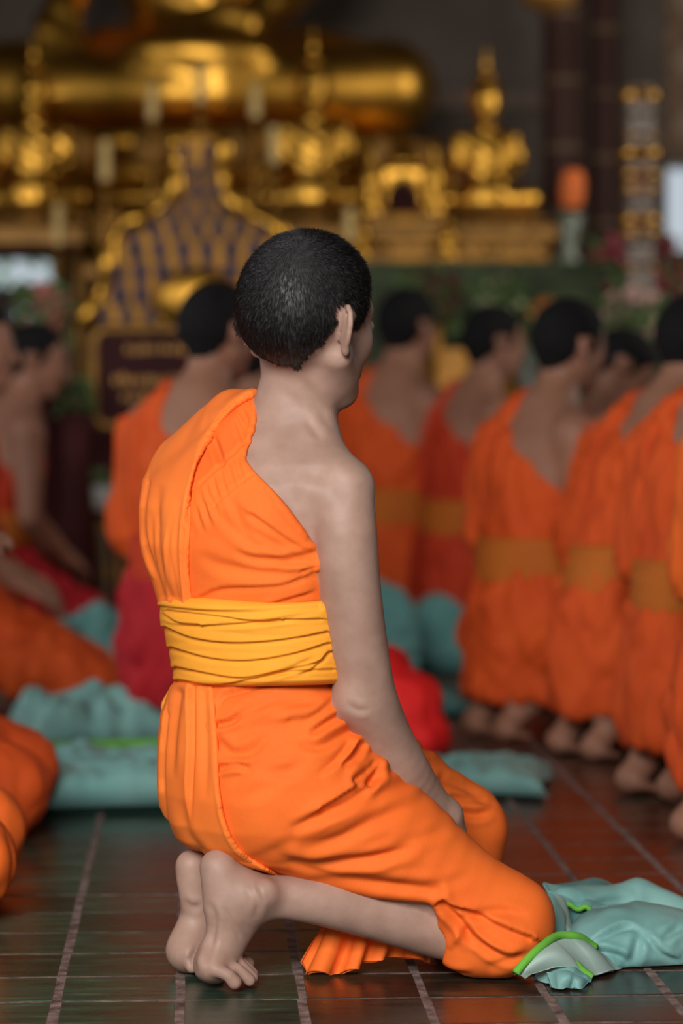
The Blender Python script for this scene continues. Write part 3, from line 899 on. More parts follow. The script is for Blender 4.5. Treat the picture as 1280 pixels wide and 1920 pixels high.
# --- folded outer strip over the left shoulder
EDGE = [(484, 736), (452, 752), (428, 772), (404, 798), (388, 828), (374, 866), (364, 912), (357, 970), (354, 1030), (355, 1080), (362, 1130)]
st = grow_prims(UP, .007) + [poly_cut(spline(EDGE, 4).tolist() + [(362, 1150), (340, 1150), (150, 1150), (150, 650), (484, 650)], .006)]
sV, sQ = surface(st, .0032, 2)
sN = normals(sV, sQ)
def sf(*a, **k): fold(sV, sN, *a, **k)
sf([(470, 745), (420, 784), (386, 834), (366, 890), (350, 960), (343, 1030), (346, 1080), (353, 1126)], .005, 5, 's', (0, 0))
sf([(402, 806), (380, 850), (364, 905), (352, 975), (349, 1040), (352, 1090)], .0022, 3, 'v', (1, 1))
sf([(300, 905), (294, 960), (300, 1040), (318, 1120)], .003, 8, 'v', (1, 0))
sf([(318, 990), (316, 1040), (326, 1122)], .0035, 6, 's', (1, 0))
sf([(340, 930), (330, 1010), (335, 1122)], .002, 7, 'v', (1, 0))
sf([(276, 905), (268, 960), (272, 1025), (290, 1085)], .004, 4, 's', (0, 1))
sf([(440, 764), (380, 800), (330, 845), (300, 885)], .002, 10, 'v', (1, 1))
sf([(398, 812), (372, 870)], .003, 5, 'r')
sf([(334, 960), (322, 1040), (328, 1120)], .002, 6, 'r', (1, 0))
sf([(282, 960), (284, 1040), (304, 1118)], .0022, 6, 'v', (1, 0))
sV += sN * (.0010 * vnoise(sV * np.array([30, 30, 9]), 3))[:, None]
link_mesh('shoulder_strip', np_mesh('shoulder_strip', sV, sQ), M_STRIP, monk, True)

# --- waist sash: a wound band
def band(rows, top, bot, grow, nth=420, nv=90, famp=1.0):
    R = np.array(sorted(rows)); th = np.linspace(0, 2 * math.pi, nth, endpoint=False)
    vv = np.linspace(0, 1, nv)
    V = np.zeros((nv, nth, 3))
    def pt(t, z, g):
        cx, cy, a, b, an = [np.interp(z, R[:, 0], R[:, i]) for i in range(1, 6)]
        lx, ly = (a + g) * np.cos(t), (b + g) * np.sin(t)
        return np.stack([cx + lx * np.sin(an) + ly * np.cos(an), cy - lx * np.cos(an) + ly * np.sin(an), z], -1)
    for i, v in enumerate(vv):
        z = bot(th) * (1 - v) + top(th) * v
        env = min(1, min(v, 1 - v) * 14) ** .5
        w = 0
        for j, (fr, ph, am) in enumerate(((6.2, 0.3, 1.0), (3.1, 1.7, .7), (9.5, 4.0, .5))):
            x = v * fr + ph + .28 * np.sin(th + ph) + .16 * np.sin(2 * th + 2 * ph) + .07 * np.sin(5 * th + ph * 3)
            w = w + am * (np.abs(np.sin(math.pi * x)) ** .6 - .6)
        V[i] = pt(th, z, grow * env - .004 * (1 - env) + .0016 * w * env * famp)
    V = V.reshape(-1, 3)
    i, j = np.meshgrid(np.arange(nv - 1), np.arange(nth), indexing='ij')
    j2 = (j + 1) % nth
    Q = np.stack([i * nth + j, i * nth + j2, (i + 1) * nth + j2, (i + 1) * nth + j], -1).reshape(-1, 4)
    N = normals(V, Q)
    c = V.mean(0)
    if ((V - c) * N).sum() < 0:
        Q = Q[:, ::-1].copy(); N = -N
    return V, Q, N
zt = CAMH - (1119 - HORY) * 4.06 / FPX
SASH_ROWS = [row(1310, 339, 4.075, .138, .112, ALPHA), row(1260, 337, 4.07, .139, .112, ALPHA), row(1210, 326, 4.07, .143, .114, ALPHA), row(1160, 312, 4.065, .148, .117, ALPHA), row(1110, 308, 4.06, .152, .119, ALPHA)]
def top_z(t): return zt + .003 * np.sin(t * 3)
def bot_z(t): return CAMH - (1283 - HORY) * 4.07 / FPX + .010 * np.cos(t + .4)
wV, wQ, wN = band(SASH_ROWS, top_z, bot_z, .010, famp=.35)
def wf(ln, d, w, *a, **k): fold(wV, wN, ln, d * .62, w * 1.5, *a, **k)
def c3(pts): return [(240 + x * .40625, 1080 + y * .40625) for x, y in pts]
wf(c3([(150, 140), (400, 160), (640, 160), (880, 146)]), .005, 4, 's', (0, 0))
wf(c3([(190, 158), (420, 184), (600, 204), (880, 196)]), .004, 3.4, 's', (0, 0))
wf(c3([(160, 205), (250, 226), (500, 222), (700, 200)]), .004, 3.5, 's', (0, 1))
wf(c3([(175, 235), (300, 285), (480, 308), (700, 296), (910, 256)]), .005, 4, 's', (0, 0))
wf(c3([(205, 330), (360, 375), (520, 392), (720, 368), (915, 310)]), .005, 4, 's', (0, 0))
wf(c3([(225, 420), (500, 470), (700, 440), (860, 400), (925, 350)]), .005, 4, 's', (0, 0))
wf(c3([(230, 480), (400, 500), (600, 472), (760, 440), (940, 430)]), .004, 3.5, 's', (0, 0))
wf(c3([(155, 170), (230, 215), (330, 225)]), .004, 3.5, 's', (0, 1))
wf(c3([(400, 225), (600, 215), (760, 190), (880, 165)]), .002, 3, 'v')
wf(c3([(600, 470), (720, 440), (860, 380)]), .003, 3, 'v')
wf(c3([(780, 460), (860, 420), (930, 340)]), .004, 3.5, 's')
sash = link_mesh('waist_sash', np_mesh('waist_sash', wV, wQ), M_SASH, monk, True)
# knotted end of the sash showing at the back
kn = chain([P(330, 1292, 4.13), P(322, 1325, 4.13), P(318, 1352, 4.13)], [.010, .016, .010], .01) + [ell(P(322, 1330, 4.14), (.012, .02, .022), None, .01)]
kV, kQ = surface(kn, .003, 2)
link_mesh('sash_end', np_mesh('sash_end', kV, kQ), M_SASH, sash)


# --- lower robe wrapped round hips and thighs
LO = [loft(PELVIS, .03)]
LO += px_chain([(545, 1475, 4.03, 132), (700, 1560, 4.05, 118), (835, 1655, 4.07, 96), (950, 1728, 4.08, 82)], .05)
LO += px_chain([(950, 1726, 4.08, 80), (930, 1752, 4.075, 82), (880, 1772, 4.065, 62)], .03)
LO += px_chain([(470, 1395, 4.20, 140), (640, 1440, 4.24, 120), (745, 1482, 4.28, 96), (866, 1556, 4.34, 80)], .04)
LO += [cone(P(860, 1560, 4.34), np.array([.175, 4.345, .075]), .066, .070, .03), cone(np.array([-.02, 4.22, .22]), np.array([.16, 4.34, .09]), .09, .075, .04),
       cone(np.array([-.1, 4.2, .22]), np.array([.02, 4.26, .15]), .11, .10, .05)]
LO += px_chain([(470, 1560, 4.06, 58), (640, 1606, 4.045, 66), (800, 1660, 4.06, 54)], .03)
HEM = [(250, 1225), (250, 1560), (330, 1600), (350, 1592), (378, 1598), (420, 1606), (462, 1622), (520, 1644), (600, 1664), (700, 1680), (790, 1689), (816, 1692), (823, 1716), (815, 1748), (800, 1778), (797, 1800), (810, 1826), (850, 1850), (1100, 1850), (1100, 1225), (700, 1225)]
lo = LO + [poly_cut(HEM, .006)]
lo += px_chain([(770, 1735, 4.065, 58), (840, 1750, 4.075, 50)], .008, '-')
lV, lQ = surface(lo, .0036, 2)
lN = normals(lV, lQ)
def lf(*a, **k): fold(lV, lN, *a, **k)
def c5(pts): return [(540 + x * .578, 1340 + y * .578) for x, y in pts]
lf([(402, 1360), (430, 1355), (452, 1340)], .006, 5, 'v', (0, 1))
lf([(409, 1394), (440, 1414), (476, 1404), (508, 1374)], .0035, 9, 'v', (0, 1))
lf([(411, 1441), (440, 1436), (470, 1440)], .005, 5, 'v', (0, 1))
lf([(404, 1330), (420, 1304), (452, 1294), (500, 1280)], .006, 6, 's', (0, 1))
lf([(430, 1350), (470, 1330), (520, 1312), (580, 1300)], .003, 9, 'v')
lf([(541, 1350), (577, 1345), (606, 1326), (634, 1300)], .004, 9, 's', (1, 0))
lf([(500, 1340), (545, 1320), (600, 1312)], .003, 8, 'v')
lf([(580, 1378), (620, 1352), (646, 1338)], .005, 6, 'v', (1, 0))
lf([(560, 1396), (600, 1400), (640, 1380), (664, 1366)], .004, 8, 'v', (1, 0))
lf([(597, 1456), (630, 1430), (656, 1396)], .006, 8, 's', (1, 0))
lf([(640, 1440), (664, 1418), (676, 1400)], .006, 6, 'v', (1, 0))
lf([(605, 1512), (648, 1486), (690, 1456)], .007, 8, 's', (1, 0))
lf([(545, 1556), (606, 1528), (667, 1494), (704, 1458)], .005, 8, 'v', (1, 0))
lf([(670, 1462), (690, 1446), (700, 1436)], .0055, 7, 'v', (0, 0))
lf([(692, 1470), (704, 1452), (712, 1440)], .0045, 6, 'v', (0, 0))
lf([(540, 1617), (600, 1619), (680, 1612), (790, 1590)], .005, 9, 'v')
lf([(560, 1586), (640, 1570), (720, 1530), (800, 1500)], .003, 11, 'v')
lf([(480, 1450), (520, 1445), (560, 1450)], .0022, 10, 'v')
lf([(430, 1470), (480, 1430), (540, 1410)], .002, 10, 'v')
lf([(500, 1590), (600, 1640), (720, 1660), (815, 1672)], .003, 10, 'v', (1, 0))
lf([(640, 1640), (720, 1655), (812, 1660), (890, 1640)], .002, 9, 'v')
lf(c5([(478, 602), (600, 640), (700, 690), (780, 720)]), .010, 7, 's', (0, 1))
lf(c5([(500, 615), (560, 680), (600, 760)]), .006, 7, 'v', (0, 1))
lf(c5([(560, 650), (600, 720), (680, 780), (760, 790)]), .005, 7, 'v')
lf(c5([(590, 690), (660, 740), (740, 770)]), .004, 6, 'r')
lf(c5([(560, 660), (680, 640), (780, 650)]), .003, 8, 'v')
lf(c5([(520, 760), (560, 700), (570, 660)]), .005, 7, 'r')
lf(c5([(460, 800), (520, 840), (600, 850)]), .003, 7, 'v')
lf(c5([(640, 820), (720, 800), (790, 770)]), .003, 8, 'v')
lf([(852, 1520), (890, 1528), (925, 1520)], .004, 7, 'v', (0, 1), ymax=99, ymin=4.15)
lf([(850, 1500), (900, 1500), (930, 1510)], .003, 7, 'v', (0, 1), ymin=4.15)
lf([(830, 1460), (870, 1475), (910, 1500)], .003, 8, 'v', (0, 1), ymin=4.15)
for i in range(12):   # slack creases running from the crotch and hip down the thigh
    x = 420 + 420 * random.random(); y = 1330 + 300 * random.random()
    a = math.radians(-32 + 24 * random.random()); ln = 40 + 60 * random.random()
    lf([(x - ln * math.cos(a), y - ln * math.sin(a)), (x, y + 6), (x + ln * math.cos(a), y + ln * math.sin(a))], .0010 + .0012 * random.random(), 7 + 4 * random.random(), 'v')
lV += lN * (.0012 * vnoise(lV * 16, 14) + .0007 * vnoise(lV * np.array([20, 20, 46]), 19))[:, None]
lV = relax(lV, lQ, 1)
lV[:, 2] = np.maximum(lV[:, 2], .003)
lower = link_mesh('lower_robe', np_mesh('lower_robe', lV, lQ), M_ROBE, monk, True)

# --- hanging pleat below the sash, over the hip and buttock
HANG = [(398, 1250), (404, 1340), (409, 1390), (411, 1466), (416, 1510), (424, 1545), (436, 1572), (452, 1596), (484, 1620), (526, 1641)]
hg = grow_prims(LO[:2] + LO[-1:], .007) + [poly_cut(spline(HANG, 4).tolist() + [(526, 1648), (470, 1632), (440, 1618), (380, 1601), (352, 1596), (200, 1600), (200, 1250)], .006)]
gV, gQ = surface(hg, .0032, 2)
gN = normals(gV, gQ)
def gf(*a, **k): fold(gV, gN, *a, **k)
gf([(361, 1290), (361, 1350), (360, 1410), (356, 1490), (358, 1540)], .006, 5, 's', (0, 1))
gf([(404, 1420), (408, 1490), (418, 1545), (446, 1596), (510, 1634)], .0018, 5, 'r', (1, 0))
gf([(336, 1300), (326, 1380), (322, 1460)], .003, 7, 'v', (0, 1))
gf([(382, 1300), (386, 1400), (384, 1500)], .0018, 7, 'v', (0, 1))
gf([(312, 1340), (305, 1440), (310, 1530), (326, 1580)], .004, 4, 's', (0, 0))
gf([(340, 1500), (350, 1560), (376, 1594)], .002, 8, 'v', (1, 0))
gV += gN * (.0009 * vnoise(gV * np.array([26, 26, 9]), 23))[:, None]
pleat = link_mesh('hanging_pleat', np_mesh('hanging_pleat', gV, gQ), M_STRIP, monk, True)

# --- loose robe end bunched on the floor under the shin
def pleated(top, bot, npl, depth, nu=160, nv=34, thick=.004, seed=0, gather=1.0):
    """cloth hung from the line `top` to the line `bot`, folded in npl pleats that open downwards; a closed slab"""
    T = resample(top, nu); Bm = resample(bot, nu)
    u = np.linspace(0, 1, nu)[None, :, None]; v = np.linspace(0, 1, nv)[:, None, None]
    S = T[None] * (1 - v) + Bm[None] * v
    du = np.gradient(S, axis=1); dv = np.gradient(S, axis=0)
    n = np.cross(du, dv); n /= np.linalg.norm(n, axis=2, keepdims=True) + 1e-12
    ph = u * npl * 2 * math.pi + .5 * np.sin(u * 9 + seed) + .35 * np.sin(v * 3 + seed)
    w = np.sign(np.sin(ph)) * np.abs(np.sin(ph)) ** .7
    S = S + n * depth * w * (.35 + .65 * v ** .6)
    n2 = np.cross(np.gradient(S, axis=1), np.gradient(S, axis=0)); n2 /= np.linalg.norm(n2, axis=2, keepdims=True) + 1e-12
    A = S + n2 * thick / 2; Bk = S - n2 * thick / 2
    V = np.concatenate([A.reshape(-1, 3), Bk.reshape(-1, 3)]); m = nu * nv
    i, j = np.meshgrid(np.arange(nv - 1), np.arange(nu - 1), indexing='ij')
    q = np.stack([i * nu + j, (i + 1) * nu + j, (i + 1) * nu + j + 1, i * nu + j + 1], -1).reshape(-1, 4)[:, ::-1]
    Q = [q, q[:, ::-1] + m]
    def strip(idx, flip=False):
        a, b = idx[:-1], idx[1:]
        s_ = np.stack([a, b, b + m, a + m], 1)
        return s_[:, ::-1] if flip else s_
    Q += [strip(np.arange(nu)), strip((nv - 1) * nu + np.arange(nu), True), strip(np.arange(nv) * nu, True), strip(np.arange(nv) * nu + nu - 1)]
    return V, np.concatenate(Q)
pV, pQ = pleated([P(618, 1702, 4.13), P(650, 1695, 4.12), P(700, 1715, 4.11), P(760, 1745, 4.11), P(805, 1770, 4.11)],
                 [P(563, 1802, 4.085), P(580, 1826, 4.065), P(650, 1822, 4.07), P(720, 1795, 4.10), P(805, 1803, 4.10)], 4.3, .013, seed=2)
pV[:, 2] = np.maximum(pV[:, 2], .003)
link_mesh('loose_robe_end', np_mesh('loose_robe_end', pV, pQ), M_ROBE, monk, True)
# ------------------------------------------------------------------ the other robed people (all softer, farther off)
def custom(f, op='&', k=.01):
    return (f, np.zeros(3), 1e9, op, k)

M_HAIR2 = mat('matt_black_hair', (18, 17, 18), rough=.85, var=.3, scale=60, spec=.15)
def orange(name, a, b): return fabric(name, a, b, weave=.05)
R_OR = orange('orange_cotton', (206, 82, 26), (186, 64, 20))
R_RD = orange('red_orange_cotton', (190, 58, 26), (166, 44, 22))
R_LT = orange('light_orange_cotton', (228, 104, 34), (208, 84, 26))
R_SA = orange('ochre_cotton', (184, 100, 30), (164, 82, 24))
R_CR = orange('crimson_cotton', (176, 26, 36), (150, 20, 30))

def make_person(X, Y, yaw, label, s=1.0, lean=0.0, head=(0.0, 0.1), arms='lap', up=R_OR, lowm=R_OR, sashm=R_SA, h=.0125, seed=1, amp=.011, spread=.15):
    root = empty('person', (X, Y, 0), yaw)
    root.scale = (s, s, s)
    tag(root, label, 'person', 'robed people kneeling')
    def lx(z): return -.01 + lean * max(0, z - .40)
    rows = [(z, lx(z), 0.0, a, b, 0.0) for z, a, b in ((.36, .142, .116), (.42, .140, .112), (.50, .145, .114), (.58, .160, .120), (.66, .176, .124), (.72, .180, .122), (.765, .174, .112), (.80, .150, .096), (.835, .112, .078), (.865, .08, .062))]
    prow = [(z, -.01, 0.0, a, b, 0.0) for z, a, b in ((.44, .140, .114), (.39, .160, .136), (.32, .174, .150), (.25, .178, .158), (.20, .178, .160), (.15, .172, .156), (.10, .165, .146))]
    nb = np.array([lx(.86) + .03, 0, .86]); nt = np.array([lx(.95) + .05, 0, .945])
    hf = frame(head[0], head[1])
    HOc = nt + np.array([.0, 0, .03]) + hf[0] * .022 + hf[2] * .035
    B = [loft([(z, x, y, a - .012, b - .012, an) for z, x, y, a, b, an in rows], .02), loft([(z, x, y, a - .016, b - .016, an) for z, x, y, a, b, an in prow], .03)]
    B += chain([nb - (0, 0, .05), nb, nt], [.07, .058, .054], .04)
    sh = np.array([lx(.76), .165, .765])
    arm = {'lap': ((.02, .215, .50), (.21, .085, .36), (.8, -.4, -.3)), 'thigh': ((.02, .225, .50), (.17, .16, .385), (.9, -.05, -.4)),
           'pray': ((.08, .20, .50), (.28, .03, .66), (.5, -.1, .85)), 'hold': ((.03, .20, .48), (.22, .07, .55), (.8, -.2, .3))}[arms]
    for sd in (-1, 1):
        m = np.array([1, sd, 1])
        S = sh * m; E = np.array(arm[0]) * m + (lx(.5), 0, 0); W = np.array(arm[1]) * m + (lx(.45), 0, 0)
        B += chain([S, S * .5 + E * .5, E, E * .45 + W * .55, W], [.055, .047, .040, .036, .026], .02)
        B += [cone(nb + (-.01, .03 * sd, -.02), S + (-.01, 0, .01), .05, .045, .05)]
        B += hand_prims(W, np.array(arm[2]) * m, np.array([.2, .5 * sd, .8]) if arms != 'pray' else np.array([0, sd, 0.0]), -sd if False else sd, .35)
        kn = np.array([.365, spread * sd, .085]); an = np.array([-.03, .075 * sd, .105])
        B += chain([(0, .09 * sd, .27), kn, an], [.10, .058, .034], .03)
        hl = np.array([-.105, .072 * sd, .165]); bl = np.array([-.125, .075 * sd, .035])
        B += [cone(an, hl, .036, .028, .02), cone(hl, (-.105, .072 * sd, .13), .028, .027, .02), cone(an + (-.03, 0, -.01), bl, .036, .030, .02), ell(bl, (.026, .044, .028), None, .015)]
        B += [cone(bl + (.0, y, -.010), bl + (.055, y, -.022), .011, .010, .004) for y in (-.034, -.017, 0, .017, .034)]
    B += head_prims(HOc, hf, 1.0, True)
    V, Q = surface(B, h * .9, 1)
    V[:, 2] = np.maximum(V[:, 2], .002)
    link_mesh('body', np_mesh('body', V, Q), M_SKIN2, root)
    N = normals(V, Q)
    hv, hq = hair_cap(V, Q, N, HOc, hf, 1.0, .006)
    link_mesh('hair', np_mesh('hair', hv, hq), M_HAIR2, root)
    # upper robe, leaving the right shoulder bare
    U = [loft(rows, .02)] + chain([nb + (-.02, .05, -.03), sh + (-.01, .015, -.02), np.array([lx(.5) + .03, .215, .52])], [.05, .06, .064], .05)
    if arms in ('lap', 'thigh', 'hold'):
        W = np.array(arm[1]) + (lx(.45), 0, 0)
        U += [cone((lx(.5) + .03, .215, .52), W * .6 + np.array([lx(.5) + .02, .2, .50]) * .4, .062, .05, .05)]
    def keep(p):
        a = .035 - p[:, 1]
        b = (p[:, 2] - .805 - .82 * (p[:, 1] - .035)) * .77
        return smin(a, b, .02)
    g = np.random.default_rng(seed)
    def drape(V, N, sc, amp, sd):
        ph = vnoise(V * np.array(sc), sd) + .5 * vnoise(V * np.array(sc) * 2.1, sd + 5)
        return V + N * (amp * (np.abs(ph) * 2 - .6))[:, None]
    V, Q = surface(U + [custom(keep)], h, 1)
    V = drape(V, normals(V, Q), (22, 22, 7), amp, seed)
    link_mesh('upper_robe', np_mesh('upper_robe', V, Q), up, root)
    V, Q = surface(grow_prims(U, .010) + [custom(lambda p: .07 - p[:, 1] + .10 * (.8 - p[:, 2]) - .0 * p[:, 0]), half((0, 0, .44), (0, 0, -1))], h, 1)
    V = drape(V, normals(V, Q), (34, 34, 5), amp * .75, seed + 3)
    link_mesh('shoulder_strip', np_mesh('shoulder_strip', V, Q), up, root)
    # sash
    V, Q, N = band(rows, lambda t: .515 + 0 * t, lambda t: .395 + .008 * np.cos(t), .016, 120, 40)
    link_mesh('waist_sash', np_mesh('waist_sash', V, Q), sashm, root)
    # lower robe
    Lw = [loft(prow, .03)]
    for sd in (-1, 1):
        Lw += [cone((.02, .085 * sd, .265), (.365, spread * sd, .105), .118, .078, .05), cone((.365, spread * sd, .10), (.34, spread * sd, .06), .078, .072, .03),
               cone((.06, .08 * sd, .20), (.33, spread * sd, .08), .10, .075, .04)]
    Lw += [cone((.05, 0, .24), (.27, 0, .14), .11, .07, .05), half((-.14, 0, .095), (-.35, 0, -.94), .01)]
    V, Q = surface(Lw, h, 1)
    V = drape(V, normals(V, Q), (19, 19, 8), amp * 1.2, seed + 7)
    V[:, 2] = np.maximum(V[:, 2], .003)
    link_mesh('lower_robe', np_mesh('lower_robe', V, Q), lowm, root)
    return root

def wx(px, Y): return (px - 640) * Y / FPX
D = math.radians
# right-hand group, from the nearest to the farthest
make_person(wx(1428, 5.35), 5.35, D(28), 'robed person farthest right, only a sliver of light orange robe in frame', up=R_LT, seed=11, lean=.1)
make_person(wx(1306, 6.02), 6.02, D(30), 'robed person partly cut by the right frame edge with ochre waist sash', seed=12, lean=.12, up=R_OR)
make_person(wx(1160, 6.72), 6.72, D(29), 'robed person leaning forward, large orange back and bare soles at right', seed=13, lean=.30, head=(D(10), .25), up=R_OR)
make_person(wx(992, 7.12), 7.12, D(30), 'robed person with wide ochre sash just left of the leaning figure', seed=14, lean=.12, head=(D(8), .15), up=R_OR, sashm=R_SA)
make_person(wx(1112, 7.85), 7.85, D(72), 'robed person with head bowed low behind the leaning figure at right', seed=15, lean=.30, head=(D(-62), .75), up=R_RD, s=.97)
make_person(wx(868, 9.25), 9.25, D(30), 'robed person in red-orange half hidden behind the ochre-sashed one', seed=16, lean=.10, up=R_RD, lowm=R_RD, s=1.06, spread=.09)
make_person(wx(735, 9.5), 9.5, D(42), 'farthest robed person with bare right back, beside the foreground head', seed=17, lean=.02, s=1.12, spread=.09, up=R_OR, head=(D(14), .05))
# left of and behind the foreground figure
make_person(wx(356, 6.95), 6.95, D(44), 'robed person with crimson lower robe directly behind the foreground shoulder', seed=18, lean=.06, up=R_OR, lowm=R_CR, sashm=R_RD, s=1.03, head=(D(6), .12))
make_person(wx(452, 8.7), 8.7, D(50), 'dark-haired robed person mostly hidden behind the foreground neck', seed=19, up=R_RD, lean=.05)
# left edge, facing right
make_person(wx(42, 4.6) - .455, 4.62, D(4), 'robed person at lower left edge, only one orange knee in frame', seed=20, up=R_OR, lowm=R_LT, arms='thigh', amp=.004, h=.009)
make_person(wx(122, 5.45) - .475, 5.5, D(3), 'robed person at left edge with creased orange knee beside turquoise cushion', seed=21, up=R_OR, lowm=R_OR, arms='hold', amp=.0045, h=.009)
make_person(wx(236, 7.5) - .47, 7.56, D(6), 'robed person in profile at left edge, hand resting on the thigh', seed=22, arms='thigh', up=R_RD, lowm=R_OR, head=(D(-6), .05))
make_person(wx(-5, 9.0), 9.0, D(30), 'robed person at left looking down, behind the profile figure', seed=23, arms='lap', up=R_RD, lowm=R_CR, lean=.12, head=(D(-18), .22))
# ------------------------------------------------------------------ turquoise cushions and cloths on the floor
M_TQ = fabric('turquoise_satin', (128, 172, 166), (100, 148, 146), weave=.08)
M_TQ.node_tree.nodes['Principled BSDF'].inputs['Roughness'].default_value = .5
M_TQ2 = fabric('pale_turquoise_lining', (170, 190, 180), (146, 172, 164), weave=.08)
M_TQ3 = fabric('deep_turquoise_satin', (96, 142, 138), (70, 116, 116), weave=.05)
M_PIPE = fabric('green_binding', (112, 186, 70), (92, 164, 54), weave=.2)
M_RED = orange('bright_red_cotton', (224, 36, 34), (204, 26, 28))
M_PATCH = mat('pink_embroidery', (196, 110, 110), rough=.8, var=.2, scale=30)
M_PATCH2 = mat('ochre_embroidery', (186, 130, 70), rough=.8, var=.2, scale=30)

def cushion(name, label, c, yaw, sx, sy, hgt, m, seed=0, n=44, wr=.010, piping=None, pinch=.12, group='turquoise cushions and cloths on the floor', cat='cushion', sag=0.0, tilt=0.0):
    root = empty(name, (c[0], c[1], c[2]), yaw)
    tag(root, label, cat, group)
    u = np.linspace(-1, 1, n); U, W = np.meshgrid(u, u, indexing='ij')
    ex = 1 - pinch * (1 - W ** 2); ey = 1 - pinch * (1 - U ** 2)
    # corners stay sharp, sides draw in
    X = U * sx * (1 - pinch * (1 - np.abs(W) ** 2)); Yv = W * sy * (1 - pinch * (1 - np.abs(U) ** 2))
    prof = (np.maximum(0, 1 - np.abs(U) ** 3.2) * np.maximum(0, 1 - np.abs(W) ** 3.2)) ** .5
    p3 = np.stack([X / sx * 2.2, Yv / sy * 2.2, np.full_like(X, seed * 3.1)], -1).reshape(-1, 3)
    nz = (np.abs(vnoise(p3 * 1.3, seed)) * 1.5 + np.abs(vnoise(p3 * 2.9, seed + 1)) * .6).reshape(X.shape)
    top = hgt * (.5 + .5 * prof) + wr * (nz - .6) * np.sqrt(prof) * 2 + tilt * X
    top = hgt * .2 + (top - hgt * .2) * np.clip(prof * 3, 0, 1)
    bot = hgt * .16 * (1 - np.clip(prof * 3, 0, 1)) + .002
    A = np.stack([X, Yv, np.maximum(top, .006)], -1).reshape(-1, 3); Bt = np.stack([X, Yv, np.minimum(bot, top - .002)], -1).reshape(-1, 3)
    i, j = np.meshgrid(np.arange(n - 1), np.arange(n - 1), indexing='ij')
    q = np.stack([i * n + j, (i + 1) * n + j, (i + 1) * n + j + 1, i * n + j + 1], -1).reshape(-1, 4)
    V = np.vstack([A, Bt]); Q = [q, q[:, ::-1] + n * n]
    rim = np.concatenate([np.arange(n) * n, (n - 1) * n + np.arange(1, n), np.arange(n - 2, -1, -1) * n + n - 1, np.arange(n - 2, 0, -1)])
    r2 = np.roll(rim, -1)
    Q.append(np.stack([rim, rim + n * n, r2 + n * n, r2], 1)[:, ::-1])
    link_mesh('cover', np_mesh('cover', V, np.concatenate(Q)), m, root)
    if piping:
        pts = [A[k] + (0, 0, -.002) for k in rim[::2]]; pts.append(pts[0])
        MB().tube(pts, piping, 8, False).obj('piping', M_PIPE, root, True)
    return root, A

def crumple(name, label, blobs, m, seed, creases=(), h=.006, amp=.012, group='turquoise cushions and cloths on the floor', cat='cloth', sc=9):
    """a heap of cloth: blended lumps on the floor with ridged creases"""
    V, Q = surface(blobs, h, 2)
    N = normals(V, Q)
    r = 1 - 2 * np.abs(vnoise(V * sc + seed, seed)); r2 = 1 - 2 * np.abs(vnoise(V * sc * 2.3 + seed, seed + 1))
    V = V + N * (amp * (r * .7 + r2 * .35))[:, None]
    for ln, d, w, k in creases:
        fold(V, N, ln, d, w, k)
    V = relax(V, Q, 1)
    V[:, 2] = np.maximum(V[:, 2], .003)
    base = V.mean(0) * (1, 1, 0)
    root = empty(name, tuple(base)); tag(root, label, cat, group)
    link_mesh('cloth', np_mesh('cloth', V - base, Q), m, root)
    return root, V, Q

def binding(bvh, line, base, root, w=5.5, n=40, m=None, lift=.002):
    """a flat cloth binding sewn along a line of the visible surface"""
    L = resample(line, n); pts = []
    for x, y in L:
        p, nn = seen_at(bvh, x, y)
        if p is not None: pts.append(p + nn * lift - base)
    if len(pts) > 3:
        MB().tube(pts, w * 4.05 / FPX, 8, True, .45).obj('binding', m or M_PIPE, root, True)

# satchel cloth with green binding beside the foreground knee
bag = [ell(P(1190, 1760, 4.22), (.105, .10, .052), None, .02), ell(P(1120, 1775, 4.17), (.05, .06, .04), None, .03), ell(P(1262, 1775, 4.24), (.10, .09, .045), None, .03),
       cone(P(1150, 1700, 4.40), P(1060, 1700, 4.34), .035, .030, .03), cone(P(1200, 1690, 4.42), P(1290, 1730, 4.40), .035, .03, .03)]
root, V, Q = crumple('satchel', 'turquoise satin cloth satchel puffed up beside the foreground knee', bag, M_TQ, 3, h=.0034, amp=.003, sc=14, cat='bag', creases=[
    ([(1100, 1772), (1150, 1745), (1176, 1738), (1205, 1745)], .007, 7, 's'), ([(1105, 1780), (1160, 1795), (1178, 1810)], .006, 7, 'v'), ([(1178, 1810), (1190, 1790), (1196, 1765), (1205, 1745)], .004, 8, 'v'),
    ([(1205, 1745), (1240, 1785), (1275, 1800)], .007, 8, 's'), ([(1240, 1760), (1280, 1735)], .004, 7, 'v'), ([(1110, 1705), (1140, 1692), (1190, 1690)], .004, 8, 'v')])
base = np.array(root.location)
def sheet(top, bot, bulge=.01, npl=1.5, depth=.003, seed=0, thick=.004, nu=90, nv=30):
    T = np.array(top, float); Bm = np.array(bot, float)
    V, Q = pleated(T, Bm, npl, depth, nu, nv, thick, seed)
    m = nu * nv; v = np.repeat(np.linspace(0, 1, nv), nu); v = np.concatenate([v, v]); u = np.tile(np.linspace(0, 1, nu), nv); u = np.concatenate([u, u])
    V = V + np.array([0, -1, .6]) * (bulge * np.sin(math.pi * v) * np.sin(math.pi * np.clip(u, .02, .98)) ** .5)[:, None]
    V[:, 2] = np.maximum(V[:, 2], .003)
    return V, Q
